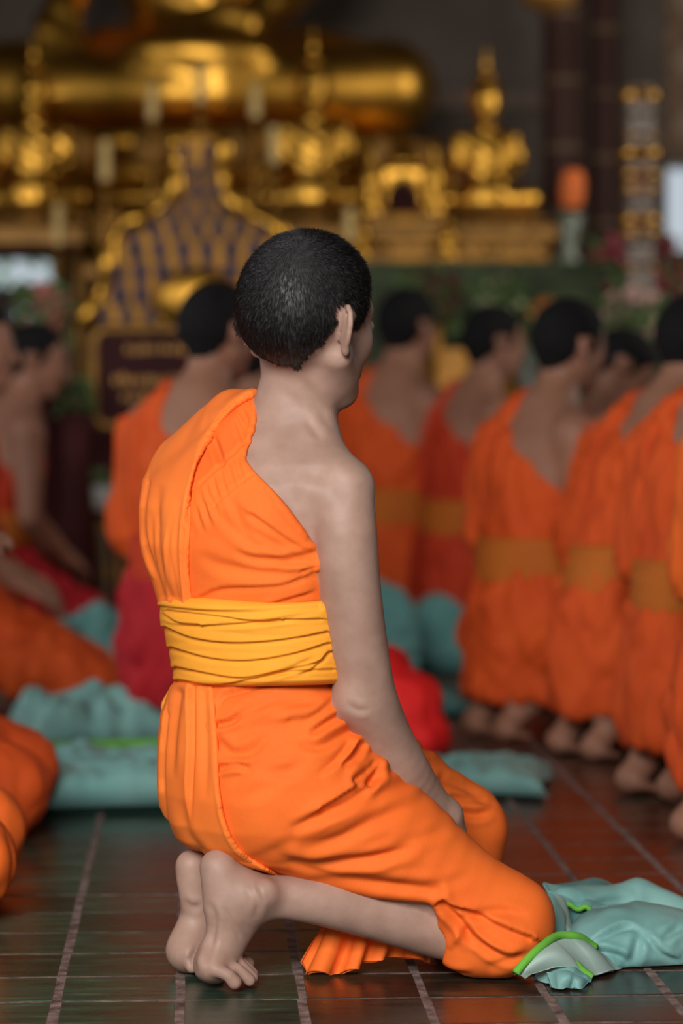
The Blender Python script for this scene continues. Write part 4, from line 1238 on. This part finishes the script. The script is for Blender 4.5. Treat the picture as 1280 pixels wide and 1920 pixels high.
def bag_sheet(name, m, top, bot, bind=None, bw=.0052, **k):
    V, Q = sheet([P(*q) for q in top], [P(*q) for q in bot], **k)
    o = link_mesh(name, np_mesh(name, V - base, Q), m, root)
    nu = k.get('nu', 90); nv = k.get('nv', 30)
    if bind:
        r = 0 if bind == 'top' else nv - 1
        pts = (V[r * nu:(r + 1) * nu] + V[nu * nv + r * nu:nu * nv + (r + 1) * nu]) / 2 - base + np.array([0, -.007, .004])
        MB().tube([q for q in pts[::3]] + [pts[-1]], bw, 10, True).obj('binding', M_PIPE, o, True)
    return o
# back sheet lying on the floor, pocket wall with bound edge, fold coming off the knee
bag_sheet('back_sheet', M_TQ3, [(1022, 1662, 4.50), (1080, 1656, 4.52), (1125, 1652, 4.54), (1200, 1690, 4.50)], [(1030, 1690, 4.36), (1080, 1702, 4.34), (1120, 1712, 4.33), (1180, 1730, 4.34)], bulge=.008)
bag_sheet('top_fold', M_TQ, [(1018, 1655, 4.36), (1060, 1668, 4.36), (1110, 1688, 4.35), (1150, 1700, 4.34)], [(1040, 1692, 4.30), (1056, 1700, 4.30), (1090, 1706, 4.30), (1122, 1710, 4.30)], 'bottom', .0040, bulge=.006, npl=2.5)
bag_sheet('pocket_wall', M_TQ3, [(1046, 1704, 4.315), (1080, 1708, 4.315), (1125, 1712, 4.315)], [(1050, 1738, 4.29), (1085, 1746, 4.29), (1120, 1752, 4.29)], bulge=.006)
bag_sheet('knee_fold', M_TQ, [(1026, 1672, 4.26), (1038, 1676, 4.25), (1050, 1700, 4.23), (1066, 1735, 4.20)], [(1012, 1760, 4.12), (1030, 1762, 4.12), (1048, 1764, 4.12), (1066, 1764, 4.13)], bulge=.010, npl=1.2)
bag_sheet('turned_lining', M_TQ2, [(966, 1828, 3.985), (988, 1802, 3.995), (1014, 1778, 4.02), (1046, 1757, 4.06), (1076, 1759, 4.08), (1100, 1769, 4.10), (1116, 1779, 4.11)],
          [(984, 1836, 3.99), (1000, 1826, 3.99), (1030, 1816, 4.0), (1060, 1818, 4.01), (1092, 1826, 4.03), (1130, 1826, 4.07), (1168, 1814, 4.12)], 'top', .0062, bulge=.016, npl=2.2, depth=.004)
bag_sheet('rolled_mouth', M_TQ, [(1028, 1800, 4.045), (1050, 1800, 4.04), (1080, 1812, 4.035), (1108, 1836, 4.035)], [(1000, 1832, 4.03), (1030, 1846, 4.01), (1070, 1842, 4.0), (1104, 1846, 4.02)], 'top', .0052, bulge=.012, npl=1.6, depth=.003)
bag_sheet('inner_tongue', M_TQ, [(1024, 1824, 4.005), (1050, 1820, 3.995), (1080, 1826, 3.99), (1100, 1842, 4.0)], [(1036, 1868, 3.972), (1050, 1862, 3.972), (1068, 1852, 3.976), (1084, 1862, 3.972)], bulge=.010, npl=1.8, depth=.004)
cz = [cone(P(1040, 1795, 4.10), P(1120, 1800, 4.14), .026, .024, .02), ell(P(1050, 1825, 4.06), (.035, .03, .018), None, .02), cone(P(1040, 1700, 4.30), P(1050, 1760, 4.17), .020, .022, .02)]
V_, Q_ = surface(cz, .005, 1)
V_[:, 2] = np.maximum(V_[:, 2], .003)
link_mesh('stuffing', np_mesh('stuffing', V_ - base, Q_), M_TQ2, root)

# cushions
root, A = cushion('cushion', 'turquoise cushion with pink flower print lying left of the foreground feet', (wx(225, 5.95), 5.97, 0), D(10), .235, .27, .10, M_TQ, 4, wr=.010)
fe = [tuple(A[k * 44 + 41] + (0, 0, .004)) for k in range(2, 42)]
MB().tube(fe, .008, 8).obj('piping', M_PIPE, root, True)
mb = MB(); mb.sphere((-.02, -.02, .080), (.10, .05, .012), 14, 6); mb.obj('embroidered_flower', M_PATCH, root, True)
mb = MB(); mb.sphere((.09, .03, .080), (.07, .05, .012), 14, 6); mb.obj('embroidered_leaf', M_PATCH2, root, True)
cushion('cushion', 'crumpled turquoise cushion with green piping at the crimson robe', (wx(172, 6.9), 6.98, 0), D(14), .20, .25, .12, M_TQ, 6, wr=.020, piping=.011)
cushion('cushion', 'turquoise cushion farthest back at left, past the thigh with a hand on it', (wx(215, 8.3), 8.4, 0), D(-10), .24, .36, .22, M_TQ3, 8, wr=.026, piping=.006)
cushion('cushion', 'small turquoise cushion whose pointed corner shows past the foreground knee', (wx(900, 6.08), 6.10, 0), D(-8), .16, .17, .07, M_TQ, 9, wr=.006, pinch=.16)
crumple('bundle', 'pale green cloth bundle on the floor right of the foreground arm', [ell((wx(865, 8.8), 8.85, .09), (.13, .13, .10), None, .03), ell((wx(815, 8.8), 8.88, .13), (.10, .11, .12), None, .03)], M_TQ3, 21, amp=.014, cat='bundle')
crumple('bundle', 'dark turquoise cloth heap close beside the foreground elbow', [ell((wx(728, 8.5), 8.5, .13), (.09, .12, .16), None, .03), ell((wx(700, 8.4), 8.55, .18), (.08, .12, .14), None, .03)], M_TQ3, 25, amp=.018, cat='bundle')
cushion('cushion', 'flat turquoise cloth corner behind the bright red cloth', (wx(765, 7.5), 7.55, 0), D(-30), .12, .18, .06, M_TQ3, 15, wr=.012, pinch=.2)
crumple('bundle', 'bright red cloth bundle showing between the foreground arm and thigh', [ell((wx(722, 6.7), 6.78, .17), (.075, .11, .085), None, .03), ell((wx(768, 6.7), 6.72, .115), (.075, .10, .085), None, .04), ell((wx(800, 6.7), 6.70, .05), (.048, .09, .05), None, .03), ell((wx(735, 6.7), 6.86, .06), (.11, .12, .07), None, .04)], M_RED, 31, amp=.013, sc=8, group='bundles on the floor', cat='bundle')
# ------------------------------------------------------------------ the gilded altar
M_GOLD = mat('gilding', (202, 150, 60), rough=.36, metal=1.0, var=.18, scale=5, bump=.15, bscale=14)
M_GOLDD = mat('old_gilding', (138, 98, 42), rough=.5, metal=.9, var=.3, scale=9, bump=.35, bscale=30)
M_GOLDT = mat('gold_paint', (150, 108, 48), rough=.55, metal=.45, var=.3, scale=12, bump=.3, bscale=40)
M_NAVY = mat('navy_glass_mosaic', (26, 30, 72), rough=.55, spec=.2, var=.3, scale=20)
M_MAROON = mat('maroon_lacquer', (62, 26, 26), rough=.75, spec=.15, var=.25, scale=5)
M_MAROON2 = mat('dark_maroon_board', (52, 22, 24), rough=.75, spec=.15, var=.2, scale=6)
M_WAX = mat('candle_wax', (206, 176, 112), rough=.6, var=.06, sss=.1)
M_GREEN = mat('green_cloth_runner', (62, 74, 44), rough=.85, var=.35, scale=14, col2=(34, 44, 28))
M_MIRROR = mat('mirror_mosaic', (112, 100, 90), rough=.45, metal=.3, var=.3, scale=40)
M_WOOD = mat('altar_wood', (112, 80, 44), rough=.6, var=.3, scale=6, stretch=(1, 8, 8))
M_GLASSV = mat('pale_glass_vase', (104, 112, 96), rough=.15, var=.2, scale=8)
M_STEM = mat('leaf_green', (78, 100, 54), rough=.6, var=.3, scale=20)

def Z(py, Y): return CAMH - (py - HORY) * Y / FPX

# --- stepped altar tables
def table(name, label, x0, x1, y0, y1, z0, z1, m, trim=M_GOLDT, n=6):
    o = empty(name, ((x0 + x1) / 2, (y0 + y1) / 2, z0)); tag(o, label, 'altar table', 'stepped altar tables')
    MB().bbox((x0 + .03, y0 + .03, z0), (x1 - .03, y1, z1 - .05), .01).obj('body', m, o, keep_world=True)
    MB().bbox((x0, y0, z1 - .06), (x1, y1, z1), .012).obj('top', trim, o, keep_world=True)
    MB().bbox((x0, y0, z0), (x1, y1, z0 + .05), .012).obj('plinth', trim, o, keep_world=True)
    w = (x1 - x0 - .08) / n
    pm = None
    for k in range(n):
        a = x0 + .04 + k * w
        fr_ = MB()
        t = min(.035, w * .12)
        zz0, zz1 = z0 + .07, z1 - .08
        if zz1 - zz0 > .08:
            fr_.box((a + t * .3, y0 + .012, zz0), (a + w - t * .3, y0 + .032, zz0 + t)); fr_.box((a + t * .3, y0 + .012, zz1 - t), (a + w - t * .3, y0 + .032, zz1))
            fr_.box((a + t * .3, y0 + .012, zz0), (a + t * 1.3, y0 + .032, zz1)); fr_.box((a + w - t * 1.3, y0 + .012, zz0), (a + w - t * .3, y0 + .032, zz1))
            fr_.obj('panel_frame', trim, o, keep_world=True)
            cx, cz = a + w / 2, (zz0 + zz1) / 2; hw, hh = w * .24, (zz1 - zz0) * .3
            MB().prism([(cx - hw, cz), (cx, cz - hh), (cx + hw, cz), (cx, cz + hh)], y0 + .008, y0 + .032).obj('lozenge', M_GOLD if k % 2 else trim, o, keep_world=True)
    return o
table('altar_table', 'lowest wooden altar step behind the seated figures', -.98, 1.5, 10.0, 10.5, 0, .52, M_WOOD, M_GOLDT, 8)
table('altar_table', 'maroon and gold altar tier carrying the flower vases', -.98, 1.5, 10.5, 11.0, 0, 1.40, M_MAROON, M_GOLDT, 9)
table('altar_table', 'gold panelled altar tier carrying the smaller gilded statues', -.98, .86, 11.0, 11.7, 0, 1.58, M_GOLDD, M_GOLDT, 8)
table('altar_table', 'highest altar tier under the largest gilded statue', -1.10, .50, 11.72, 13.1, 0, 1.60, M_GOLDD, M_GOLD, 6)
# green runner along the flower tier
tag(MB().bbox((-.02, 10.46, .95), (1.38, 10.50, 1.405), .01).obj('altar_runner', M_GREEN), 'green leafy altar runner below the right gilded statue', 'altar cloth')

# --- seated gilded statues
def statue(label, c, w, m, big=False, h=None, spire=True, yaw=-math.pi / 2, fold_amp=0.004, base=True, knee=.33, head=1.55):
    """seated, legs crossed; w = knee-to-knee width; faces -y"""
    s = w; o = empty('statue', c); tag(o, label, 'statue', 'gilded seated statues')
    def p(x, y, z): return np.array([x * s, y * s, z * s])
    h = h or .022 * s
    zb = .16 if big else .11
    L = [ell(p(0, .02, zb + .13), (.34 * s, .24 * s, .13 * s), None, .06 * s)]
    for sd in (-1, 1):
        L += chain([p(.13 * sd, .05, zb + .14), p(knee * sd, -.10, zb + .115), p(.05 * sd, -.24, zb + .09)], [.13 * s, .105 * s, .07 * s], .05 * s)
        L += [ell(p(.02 * sd, -.26, zb + .17), (.14 * s, .05 * s, .04 * s), None, .03 * s)]
    L += [loft([(z * s + zb * s, 0, y * s, a * s, b * s, -math.pi / 2) for z, y, a, b in ((.12, .05, .20, .15), (.30, .05, .165, .12), (.45, .05, .225, .135), (.56, .06, .245, .125), (.63, .06, .215, .10), (.68, .05, .12, .08))], .04 * s, cap=.03 * s)]
    L += chain([p(0, .05, zb + .66), p(0, .03, zb + .76)], [.075 * s, .066 * s], .03 * s)
    # right arm (viewer's left) reaches over the knee, left hand in the lap
    L += chain([p(-.205, .05, zb + .60), p(-.255, .03, zb + .42), p(-.30, -.14, zb + .27)], [.070 * s, .055 * s, .042 * s], .05 * s)
    for k in range(4): L += [cone(p(-.27 - .022 * k, -.17, zb + .26), p(-.27 - .024 * k, -.235, zb + .08), .015 * s, .011 * s, .006 * s)]
    L += [cone(p(-.26, -.16, zb + .26), p(-.245, -.21, zb + .17), .015 * s, .012 * s, .006 * s)]
    L += chain([p(.205, .05, zb + .60), p(.265, .02, zb + .40), p(.10, -.20, zb + .25), p(-.02, -.23, zb + .24)], [.070 * s, .055 * s, .045 * s, .035 * s], .05 * s)
    # head
    f, r, u = frame(-math.pi / 2, .08)
    hs = head * s; hz = zb + .72 + .117 * head
    L += head_prims(p(0, .015, hz), (f, r, u), hs, True)
    V, Q = surface(L, h, 1)
    N = normals(V, Q)
    # robe folds over the chest and a shawl line
    st_ = np.sin((V[:, 2] * 1.2 + V[:, 0] * .9) / s * 46) * (V[:, 2] > (zb + .22) * s) * (V[:, 2] < (zb + .66) * s)
    V += N * (fold_amp * s * st_)[:, None]
    link_mesh('figure', np_mesh('figure', V, Q), m, o)
    # shawl over the left shoulder hanging to the lap
    sh = MB()
    sh.tube([p(.12, -.02, zb + .68), p(.14, -.08, zb + .58), p(.12, -.10, zb + .42), p(.06, -.15, zb + .27)], [.045 * s, .05 * s, .05 * s, .04 * s], 10, True, .35)
    sh.obj('shawl', m, o, True)
    # hair knob and flame spire
    hp = MB().lathe([(.07 * s, 0), (.075 * s, .02 * s), (.055 * s, .05 * s), (.03 * s, .075 * s), (.02 * s, .09 * s)], tuple(p(0, .03, hz + .105 * head)), n=16)
    hp.obj('topknot', m, o, True)
    if spire:
        MB().lathe([(.022 * s, 0), (.030 * s, .03 * s), (.020 * s, .08 * s), (.008 * s, .16 * s), (.002 * s, .24 * s)], tuple(p(0, .03, hz + .105 * head + .075)), n=12).obj('flame_spire', m, o, True)
    if base:
        b = MB().lathe([(q_ * (knee + .10) * s, z_ * zb / .16 * s) for q_, z_ in ((1.0, 0), (1.04, .02), (.92, .05), (.84, .07), (.94, .11), (1.0, .15), (.8, .165))], n=28, sy=.8)
        b.obj('lotus_base', M_GOLDD if not big else M_GOLD, o, True)
        for k in range(18):
            a = 2 * math.pi * k / 18; cx, cy = (knee + .09) * s * math.cos(a), (knee + .09) * .8 * s * math.sin(a)
            pm = MB().sphere((cx, cy, .72 * zb * s), (.045 * s, .045 * s, .3 * zb * s), 8, 6); pm.obj('petal', M_GOLDT, o, True)
    return o
statue('largest gilded statue, its crossed legs filling the upper left', (wx(375, 12.2), 12.45, 1.70), 2.06, M_GOLD, True, h=.026, knee=.40, head=1.15)
statue('gilded statue with bare shoulder at right, below the dark wall', (wx(914, 11.2), 11.30, 1.58), .52, M_GOLD)
statue('gilded statue in the middle, above the foreground head', (wx(586, 11.2), 11.34, 1.58), .58, M_GOLD)
statue('gilded statue cut by the left frame edge', (wx(58, 11.2), 11.28, 1.58), .55, M_GOLD)

bs_ = bpy.data.objects['statue']
MB().bbox((-1.0, -.62, -.10), (1.0, .62, .005), .02).obj('plinth', M_GOLDD, bs_)
# stand carrying the left statue, open beneath
sd_ = empty('side_stand', (wx(58, 11.2), 11.28, 0)); tag(sd_, 'slim gilded stand under the left-edge statue, daylight showing below its top', 'stand')
MB().bbox((-.40, -.24, 1.50), (.235, .24, 1.58), .012).obj('top', M_GOLDT, sd_)
MB().bbox((-.36, -.20, 1.47), (.20, .20, 1.50), .006).obj('apron', M_MAROON, sd_)
for x_, y_ in ((-.36, -.2), (-.36, .2), (.20, -.2), (.20, .2)): MB().lathe([(.026, 0), (.016, .1), (.02, .8), (.016, 1.3), (.026, 1.47)], (x_, y_, 0), n=10).obj('leg', M_GOLDT, sd_, True)
# --- navy and gold throne front under the largest statue
th = empty('throne_front', (wx(375, 10.38), 10.36, Z(612, 10.38))); tag(th, 'bell-shaped throne front of gold scrollwork and navy glass inlay', 'throne')
def bell(scale=1.0):
    L = [(330, 262), (334, 330), (322, 372), (290, 402), (240, 424), (214, 470), (200, 540), (160, 612)]
    R_ = [(750 - x, y) for x, y in L[::-1]]
    return [((x - 375) * scale * 10.38 / FPX, Z(y, 10.38) - Z(612, 10.38)) for x, y in L + R_][::-1]
MB().prism(bell(1.0), -.02, .10).obj('panel', M_GOLDD, th)
bl_ = bell(1.03); half_n = len(bl_) // 2
for side in (bl_[:half_n], bl_[half_n:]):
    pts = resample([(x, -.04, z) for x, z in side], 30)
    MB().tube(list(pts), [.030 + .012 * math.sin(i * .9) for i in range(30)], 8).obj('scroll_border', M_GOLD, th, True)
for r_, (py, n_, wpx, sz) in enumerate(((290, 2, 50, 15), (325, 3, 62, 14), (362, 3, 70, 17), (398, 5, 150, 15), (430, 7, 260, 17), (470, 7, 290, 19), (512, 8, 320, 20), (555, 9, 350, 20), (592, 9, 380, 16))):
    for k in range(n_):
        px = 375 + (k - (n_ - 1) / 2 + (.32 if r_ % 2 else -.12)) * wpx / max(1, n_ - 1) * .92
        cx, cz = (px - 375) * 10.38 / FPX, Z(py, 10.38) - Z(612, 10.38); q = sz * 10.38 / FPX
        MB().prism([(cx + q * .55 * math.sin(t), cz + q * (math.cos(t) + (.35 if abs(t) < .1 else 0))) for t in np.linspace(0, 2 * math.pi, 10, endpoint=False)], -.045, .0).obj('glass_inlay', M_NAVY, th)
        MB().tube([(cx + q * .75 * math.sin(t), -.03, cz + q * 1.2 * math.cos(t)) for t in np.linspace(0, 2 * math.pi, 12)], .008, 6, False).obj('inlay_rim', M_GOLDT, th, True)
MB().bbox((-.40, -.03, .52 - Z(612, 10.38)), (.40, .12, .01), .01).obj('plinth', M_MAROON, th)
MB().sphere((0, -.03, .10), (.17, .05, .12), 20, 12).obj('boss', M_GOLD, th, True)

# --- small shrine niche
sn = empty('shrine_niche', (wx(757, 11.1), 11.2, 1.58)); tag(sn, 'small gilded shrine niche with dark arch between two statues', 'shrine')
MB().bbox((-.09, -.08, 0), (.09, .08, .06), .01).obj('base', M_GOLDD, sn)
MB().bbox((-.085, -.05, .06), (.085, .05, .24), .01).obj('body', M_GOLD, sn)
arch = [(.062 * math.cos(t), .10 + .085 * math.sin(t)) for t in np.linspace(0, math.pi, 12)]
MB().prism([(-.062, .07)] + [(.062, .07)] + arch, -.056, -.04).obj('niche', M_MAROON2, sn)
MB().tube([(-.075, -.06, .06)] + [(.075 * -math.cos(t), -.06, .10 + .10 * math.sin(t)) for t in np.linspace(0, math.pi, 14)] + [(.075, -.06, .06)], .013, 8).obj('arch', M_GOLD, sn, True)
MB().lathe([(.09, .24), (.10, .26), (.06, .30), (.035, .34), (.01, .42)], n=14).obj('roof', M_GOLD, sn, True)
# gilded corner scrolls and balustrade beside the right statue
for k, (px0, py0, py1) in enumerate(((694, 250, 420), (812, 240, 420), (672, 380, 504), (835, 392, 504))):
    o = empty('finial', (wx(px0, 11.03), 11.06 if k < 2 else 10.9, 1.61 if k < 2 else 1.43)); tag(o, ('gilded spire finial left of the small niche', 'gilded spire finial touching the right statue', 'gilded spire finial under the niche at left', 'gilded spire finial under the niche at right')[k], 'finial', 'gilded finials')
    hh = (py1 - py0) * 10.95 / FPX - .03
    MB().lathe([(.055, 0), (.06, hh * .08), (.03, hh * .2), (.045, hh * .36), (.05, hh * .46), (.028, hh * .58), (.018, hh * .75), (.004, hh)], n=14).obj('scroll', M_GOLD, o, True)
    MB().bbox((-.07, -.05, -.03), (.07, .05, .02), .008).obj('foot', M_GOLDT, o)

# --- candles
for k, (px, py0, py1, Yc, lab) in enumerate(((375, 122, 190, 10.9, 'tallest pale candle on the throne top'), (285, 158, 222, 10.9, 'pale candle left of the throne top'), (478, 158, 218, 10.9, 'pale candle right of the throne top'),
        (197, 262, 336, 10.7, 'pale candle beside the left statue'), (110, 382, 456, 10.6, 'pale candle lowest at left below the statue'), (655, 390, 452, 10.6, 'pale candle right of the foreground head'), (512, 236, 305, 10.8, 'pale candle against the middle statue'))):
    z0, z1 = Z(py1, Yc), Z(py0, Yc); o = empty('candle', (wx(px, Yc), Yc, z0 - .10)); tag(o, lab, 'candle', 'altar candles')
    r = .021
    MB().lathe([(r, .09), (r * 1.02, .10), (r * .96, z1 - z0 + .095), (r * .6, z1 - z0 + .10)], n=14).obj('wax', M_WAX, o, True)
    MB().tube([(0, 0, z1 - z0 + .095), (.002, 0, z1 - z0 + .115)], .002, 6).obj('wick', M_MAROON2, o)
    MB().lathe([(.035, 0), (.037, .01), (.012, .03), (.012, .07), (.030, .085), (.030, .095)], n=16).obj('holder', M_GOLDD, o, True)
    zs = .02 if px == 110 else 1.40
    if z0 - .10 > zs + .02:
        MB().lathe([(.05, zs - z0 + .10), (.05, zs - z0 + .12), (.014, zs - z0 + .16), (.018, (zs - z0) / 2 + .05), (.012, -.01), (.02, .01)], n=12).obj('stand', M_GOLDD, o, True)

# --- mirror-mosaic post with gold fittings
po = empty('mirror_post', (wx(1195, 10.3), 10.24, .52)); tag(po, 'tall mirror mosaic post with gold fittings among burgundy flowers', 'post')
zt_, zb_ = Z(165, 10.3) - .52, 0
MB().bbox((-.050, -.05, zb_), (.050, .05, zt_), .008).obj('shaft', M_MIRROR, po)
for py, w_, hh in ((185, .056, .03), (260, .053, .012), (292, .060, .03), (330, .058, .02), (358, .056, .018), (415, .058, .026), (440, .056, .02), (505, .053, .012)):
    z = Z(py, 10.3) - .52
    MB().lathe([(w_, -hh), (w_ * 1.15, -hh * .4), (w_ * 1.05, 0), (w_ * 1.15, hh * .4), (w_, hh)], (0, 0, z), n=4 if py in (260, 505) else 16).obj('gold_fitting', M_GOLD, po, False)
    for sx in (-1, 1): MB().sphere((sx * w_ * .8, -.055, z), (.018, .012, hh * .8), 10, 6).obj('gold_leaf', M_GOLD, po, True)
for k in range(9):
    z = Z(200 + 40 * k, 10.3) - .52
    for sx in (-.024, .024): MB().bbox((sx - .02, -.056, z - .05), (sx + .02, -.049, z + .05), .003).obj('mirror_tile', M_MIRROR, po)

# --- flowers in vases
def bloom_mesh(r, seed):
    g = np.random.default_rng(seed); mb = MB()
    for ring, (n_, el_, q) in enumerate(((5, .3, 1.0), (6, .75, .8), (5, 1.2, .55))):
        for k in range(n_):
            a = 2 * math.pi * (k + .5 * ring) / n_ + .2 * g.random(); d = np.array([math.cos(a) * math.cos(el_), math.sin(a) * math.cos(el_), math.sin(el_)]); t = np.array([-math.sin(a), math.cos(a), 0])
            up_ = np.cross(d, t)
            mb.add([d * r * .1, d * r * q * .6 + t * r * .38, d * r * q + up_ * r * -.1, d * r * q * .6 - t * r * .38], [(0, 1, 2, 3)])
    mb.sphere((0, 0, 0), r * .42, 8, 6)
    return mb.mesh('bloom', True)
def bouquet(label, px, py, Y, w, hgt, n_, col, base_z, r=.04, vase=True, seed=1, cat='flowers', vase_m=None):
    o = empty('flower_arrangement', (wx(px, Y), Y, base_z)); tag(o, label, cat, 'altar flowers')
    m = mat('petals_%d' % seed, col, rough=.6, var=.3, scale=30)
    g = np.random.default_rng(seed); zc = Z(py, Y) - base_z
    bm_ = bloom_mesh(r, seed); bm_.materials.append(m)
    if vase:
        vh = max(.08, zc - hgt * .9); MB().lathe([(.04, 0), (.06, .01), (.075, vh * .4), (.05, vh * .8), (.06, vh)], n=16).obj('vase', vase_m or M_GOLDD, o, True)
    for k in range(n_):
        q = g.random(3) * 2 - 1; q /= max(1, np.linalg.norm(q)); q[1] = -abs(q[1])
        pos = np.array([q[0] * w, q[1] * w * .3, zc + q[2] * hgt])
        b = link_mesh('bloom', bm_, None, o); b.location = tuple(pos); b.rotation_euler = (g.random() * 1.6 + .4, g.random() - .5, g.random() * 6)
        MB().tube([(pos[0] * .2, 0, zc - hgt), tuple(pos * (.7, .5, 1) - (0, 0, .02)), tuple(pos)], .004, 5, False).obj('stem', M_STEM, o)
    lf_ = leaf_mesh(40 + n_ * 3, (w * 1.05, w * .15, hgt), .040, seed + 40).obj('foliage', M_STEM, o); lf_.location = (0, -.02, zc - hgt * .15); lf_['kind'] = 'stuff'
    return o
bouquet('burgundy flowers massed behind the mirror post', 1200, 520, 10.43, .19, .17, 34, (128, 44, 52), .52, .045, seed=3)
bouquet('pale pink flowers at the foot of the mirror post', 1188, 592, 10.09, .12, .09, 20, (196, 158, 146), .52, .034, seed=4)
bouquet('dusty pink flowers at the far left below the bright opening', 86, 582, 9.8, .09, .11, 20, (178, 98, 92), .0, .036, seed=5, vase_m=M_MAROON)
bouquet('orange flowers low beside the heads at right', 1035, 582, 10.12, .07, .04, 10, (222, 116, 44), .52, .03, seed=7)
bouquet('white and green flowers below the right statue', 940, 560, 10.15, .09, .09, 12, (168, 172, 128), .52, .03, seed=8)
bouquet('dark maroon cone of flowers behind the farthest bare back', 806, 555, 10.15, .11, .12, 34, (92, 32, 34), .52, .032, seed=9)
bouquet('cream flowers low at left beside the signboard', 142, 742, 9.62, .05, .06, 8, (190, 160, 130), .0, .032, seed=10, vase_m=M_MAROON)
# lotus bud on a tall glass vase
o = empty('lotus_bud', (wx(1068, 10.6), 10.7, 1.40)); tag(o, 'single orange lotus bud in a tall pale glass vase', 'flower', 'altar flowers')
M_LOTUS = mat('orange_petal', (214, 104, 38), rough=.7, var=.2, scale=14)
vt = Z(400, 10.6) - 1.40
MB().lathe([(.045, 0), (.05, .02), (.028, .06), (.034, vt * .6), (.05, vt), (.044, vt + .005)], n=18).obj('vase', M_GLASSV, o, True)
MB().tube([(0, 0, vt - .1), (.0, 0, vt + .06)], .006, 6).obj('stem', M_STEM, o)
for k in range(7):
    a = 2 * math.pi * k / 7
    MB().sphere((.022 * math.cos(a), .022 * math.sin(a), vt + .10), (.028, .028, .078), 10, 8).obj('petal', M_LOTUS, o, True)
o.rotation_euler = (0, .06, 0)
# cut stems in glass at the right
for k, px in enumerate((990, 1072)):
    o = empty('glass_vase', (wx(px, 10.4), 10.39, .52)); tag(o, ('pale glass vase of green stems left of the orange flowers', 'pale glass vase of green stems beside the burgundy flowers')[k], 'vase', 'altar vases')
    MB().lathe([(.05, 0), (.055, .02), (.04, .3), (.055, .55), (.05, .56)], n=16).obj('vessel', M_GLASSV, o, True)
    for j in range(7): MB().tube([(0, 0, .5), (.03 * (j - 3) * .6, 0, .62), (.03 * (j - 3), .01, .74 - .01 * abs(j - 3))], [.006, .006, .012], 6).obj('stem', M_STEM, o, True)

# --- signboard
sg = empty('signboard', (wx(275, 9.75), 9.7, 0)); tag(sg, 'maroon signboard with rounded gold frame standing at left', 'signboard')
x0, x1, z0, z1 = (178 - 275) * 9.7 / FPX, (430 - 275) * 9.7 / FPX, Z(798, 9.7), Z(618, 9.7)
def rrect(x0, x1, z0, z1, r, n=6):
    out = []
    for cx, cz, a in ((x1 - r, z1 - r, 0), (x0 + r, z1 - r, 90), (x0 + r, z0 + r, 180), (x1 - r, z0 + r, 270)):
        out += [(cx + r * math.cos(math.radians(a + 90 * i / n)), cz + r * math.sin(math.radians(a + 90 * i / n))) for i in range(n + 1)]
    return out
rr = rrect(x0, x1, z0, z1, .05)
MB().prism(rr[::-1], -.01, .02).obj('board', M_MAROON2, sg)
MB().tube([(x, -.012, z) for x, z in rr] + [(rr[0][0], -.012, rr[0][1])], .016, 8, False).obj('frame', M_GOLDT, sg, True)
g = random.Random(5)
for ln, (py, xa, xb, hh) in enumerate(((655, 238, 400, 9), (712, 214, 400, 11), (745, 230, 390, 8))):
    x = xa; tx = MB()
    while x < xb:      # rows of gilt script, too soft in the photo to be read
        w_ = g.uniform(5, 11); a, b = (x - 275) * 9.7 / FPX, (x + w_ - 275) * 9.7 / FPX; zc = Z(py, 9.7); q = hh * 9.7 / FPX
        tx.box((a, -.016, zc - q * g.uniform(.5, 1)), (b, -.009, zc + q * g.uniform(.4, 1))); x += w_ + g.uniform(3, 6)
    tx.obj('script_line', M_GOLDT, sg)
for a_ in (x0 + .1, x1 - .14): MB().box((a_, -.005, 0), (a_ + .04, .03, z0)).obj('leg', M_MAROON, sg)

# --- yellow ceremonial fan
fn = empty('fan', (wx(860, 9.88), 9.88, 0)); tag(fn, 'ochre yellow ceremonial fan upright between two heads', 'fan')
M_FAN = mat('ochre_silk', (196, 136, 40), rough=.6, var=.15, scale=10)
zc = Z(712, 9.88)
MB().prism(rrect(-.078, .078, zc - .11, zc + .11, .03)[::-1], -.006, .006).obj('leaf', M_FAN, fn)
MB().tube([(0, 0, .02), (0, 0, zc - .1)], .012, 8).obj('handle', M_WOOD, fn, True)
MB().lathe([(.07, 0), (.07, .02), (.02, .04)], n=16).obj('foot', M_WOOD, fn, True)

# --- offering trays with greenery, low at left
for k, (px, py, w_) in enumerate(((75, 905, .05), (175, 905, .10))):
    o = empty('offering_tray', (wx(px, 9.85), 9.85, 0)); tag(o, ('small offering tray with greenery at the left', 'wider offering tray with greenery below the signboard')[k], 'tray', 'offering trays')
    z = Z(py + 25, 9.85)
    MB().bbox((-w_, -.06, z - .05), (w_, .06, z - .03), .004).obj('tray', mat('pinkish_tray', (150, 124, 110), rough=.5), o)
    MB().bbox((-w_ * .9, -.05, z - .03), (w_ * .9, .05, z + .04), .006).obj('box', mat('pale_box', (150, 146, 140), rough=.5), o)
    leaf_mesh(50, (w_, .05, .03), .03, 60 + k).obj('foliage', M_STEM, o).location = (0, 0, z + .06)
    for a_ in (-w_ * .8, w_ * .8 - .02): MB().box((a_, -.04, 0), (a_ + .02, .04, z - .05)).obj('leg', M_MAROON, o)
# hanging gilt lamp
o = empty('hanging_lamp', (wx(1030, 11.0), 11.0, Z(24, 11.0))); tag(o, 'gilt bowl of a hanging lamp at the top edge', 'lamp')
MB().lathe([(.01, 0), (.07, .015), (.11, .05), (.12, .09), (.10, .10)], n=20).obj('bowl', M_GOLDT, o, True)
MB().tube([(0, 0, .09), (0, 0, 5.2 - Z(24, 11.0))], .008, 6).obj('chain', M_GOLDD, o)
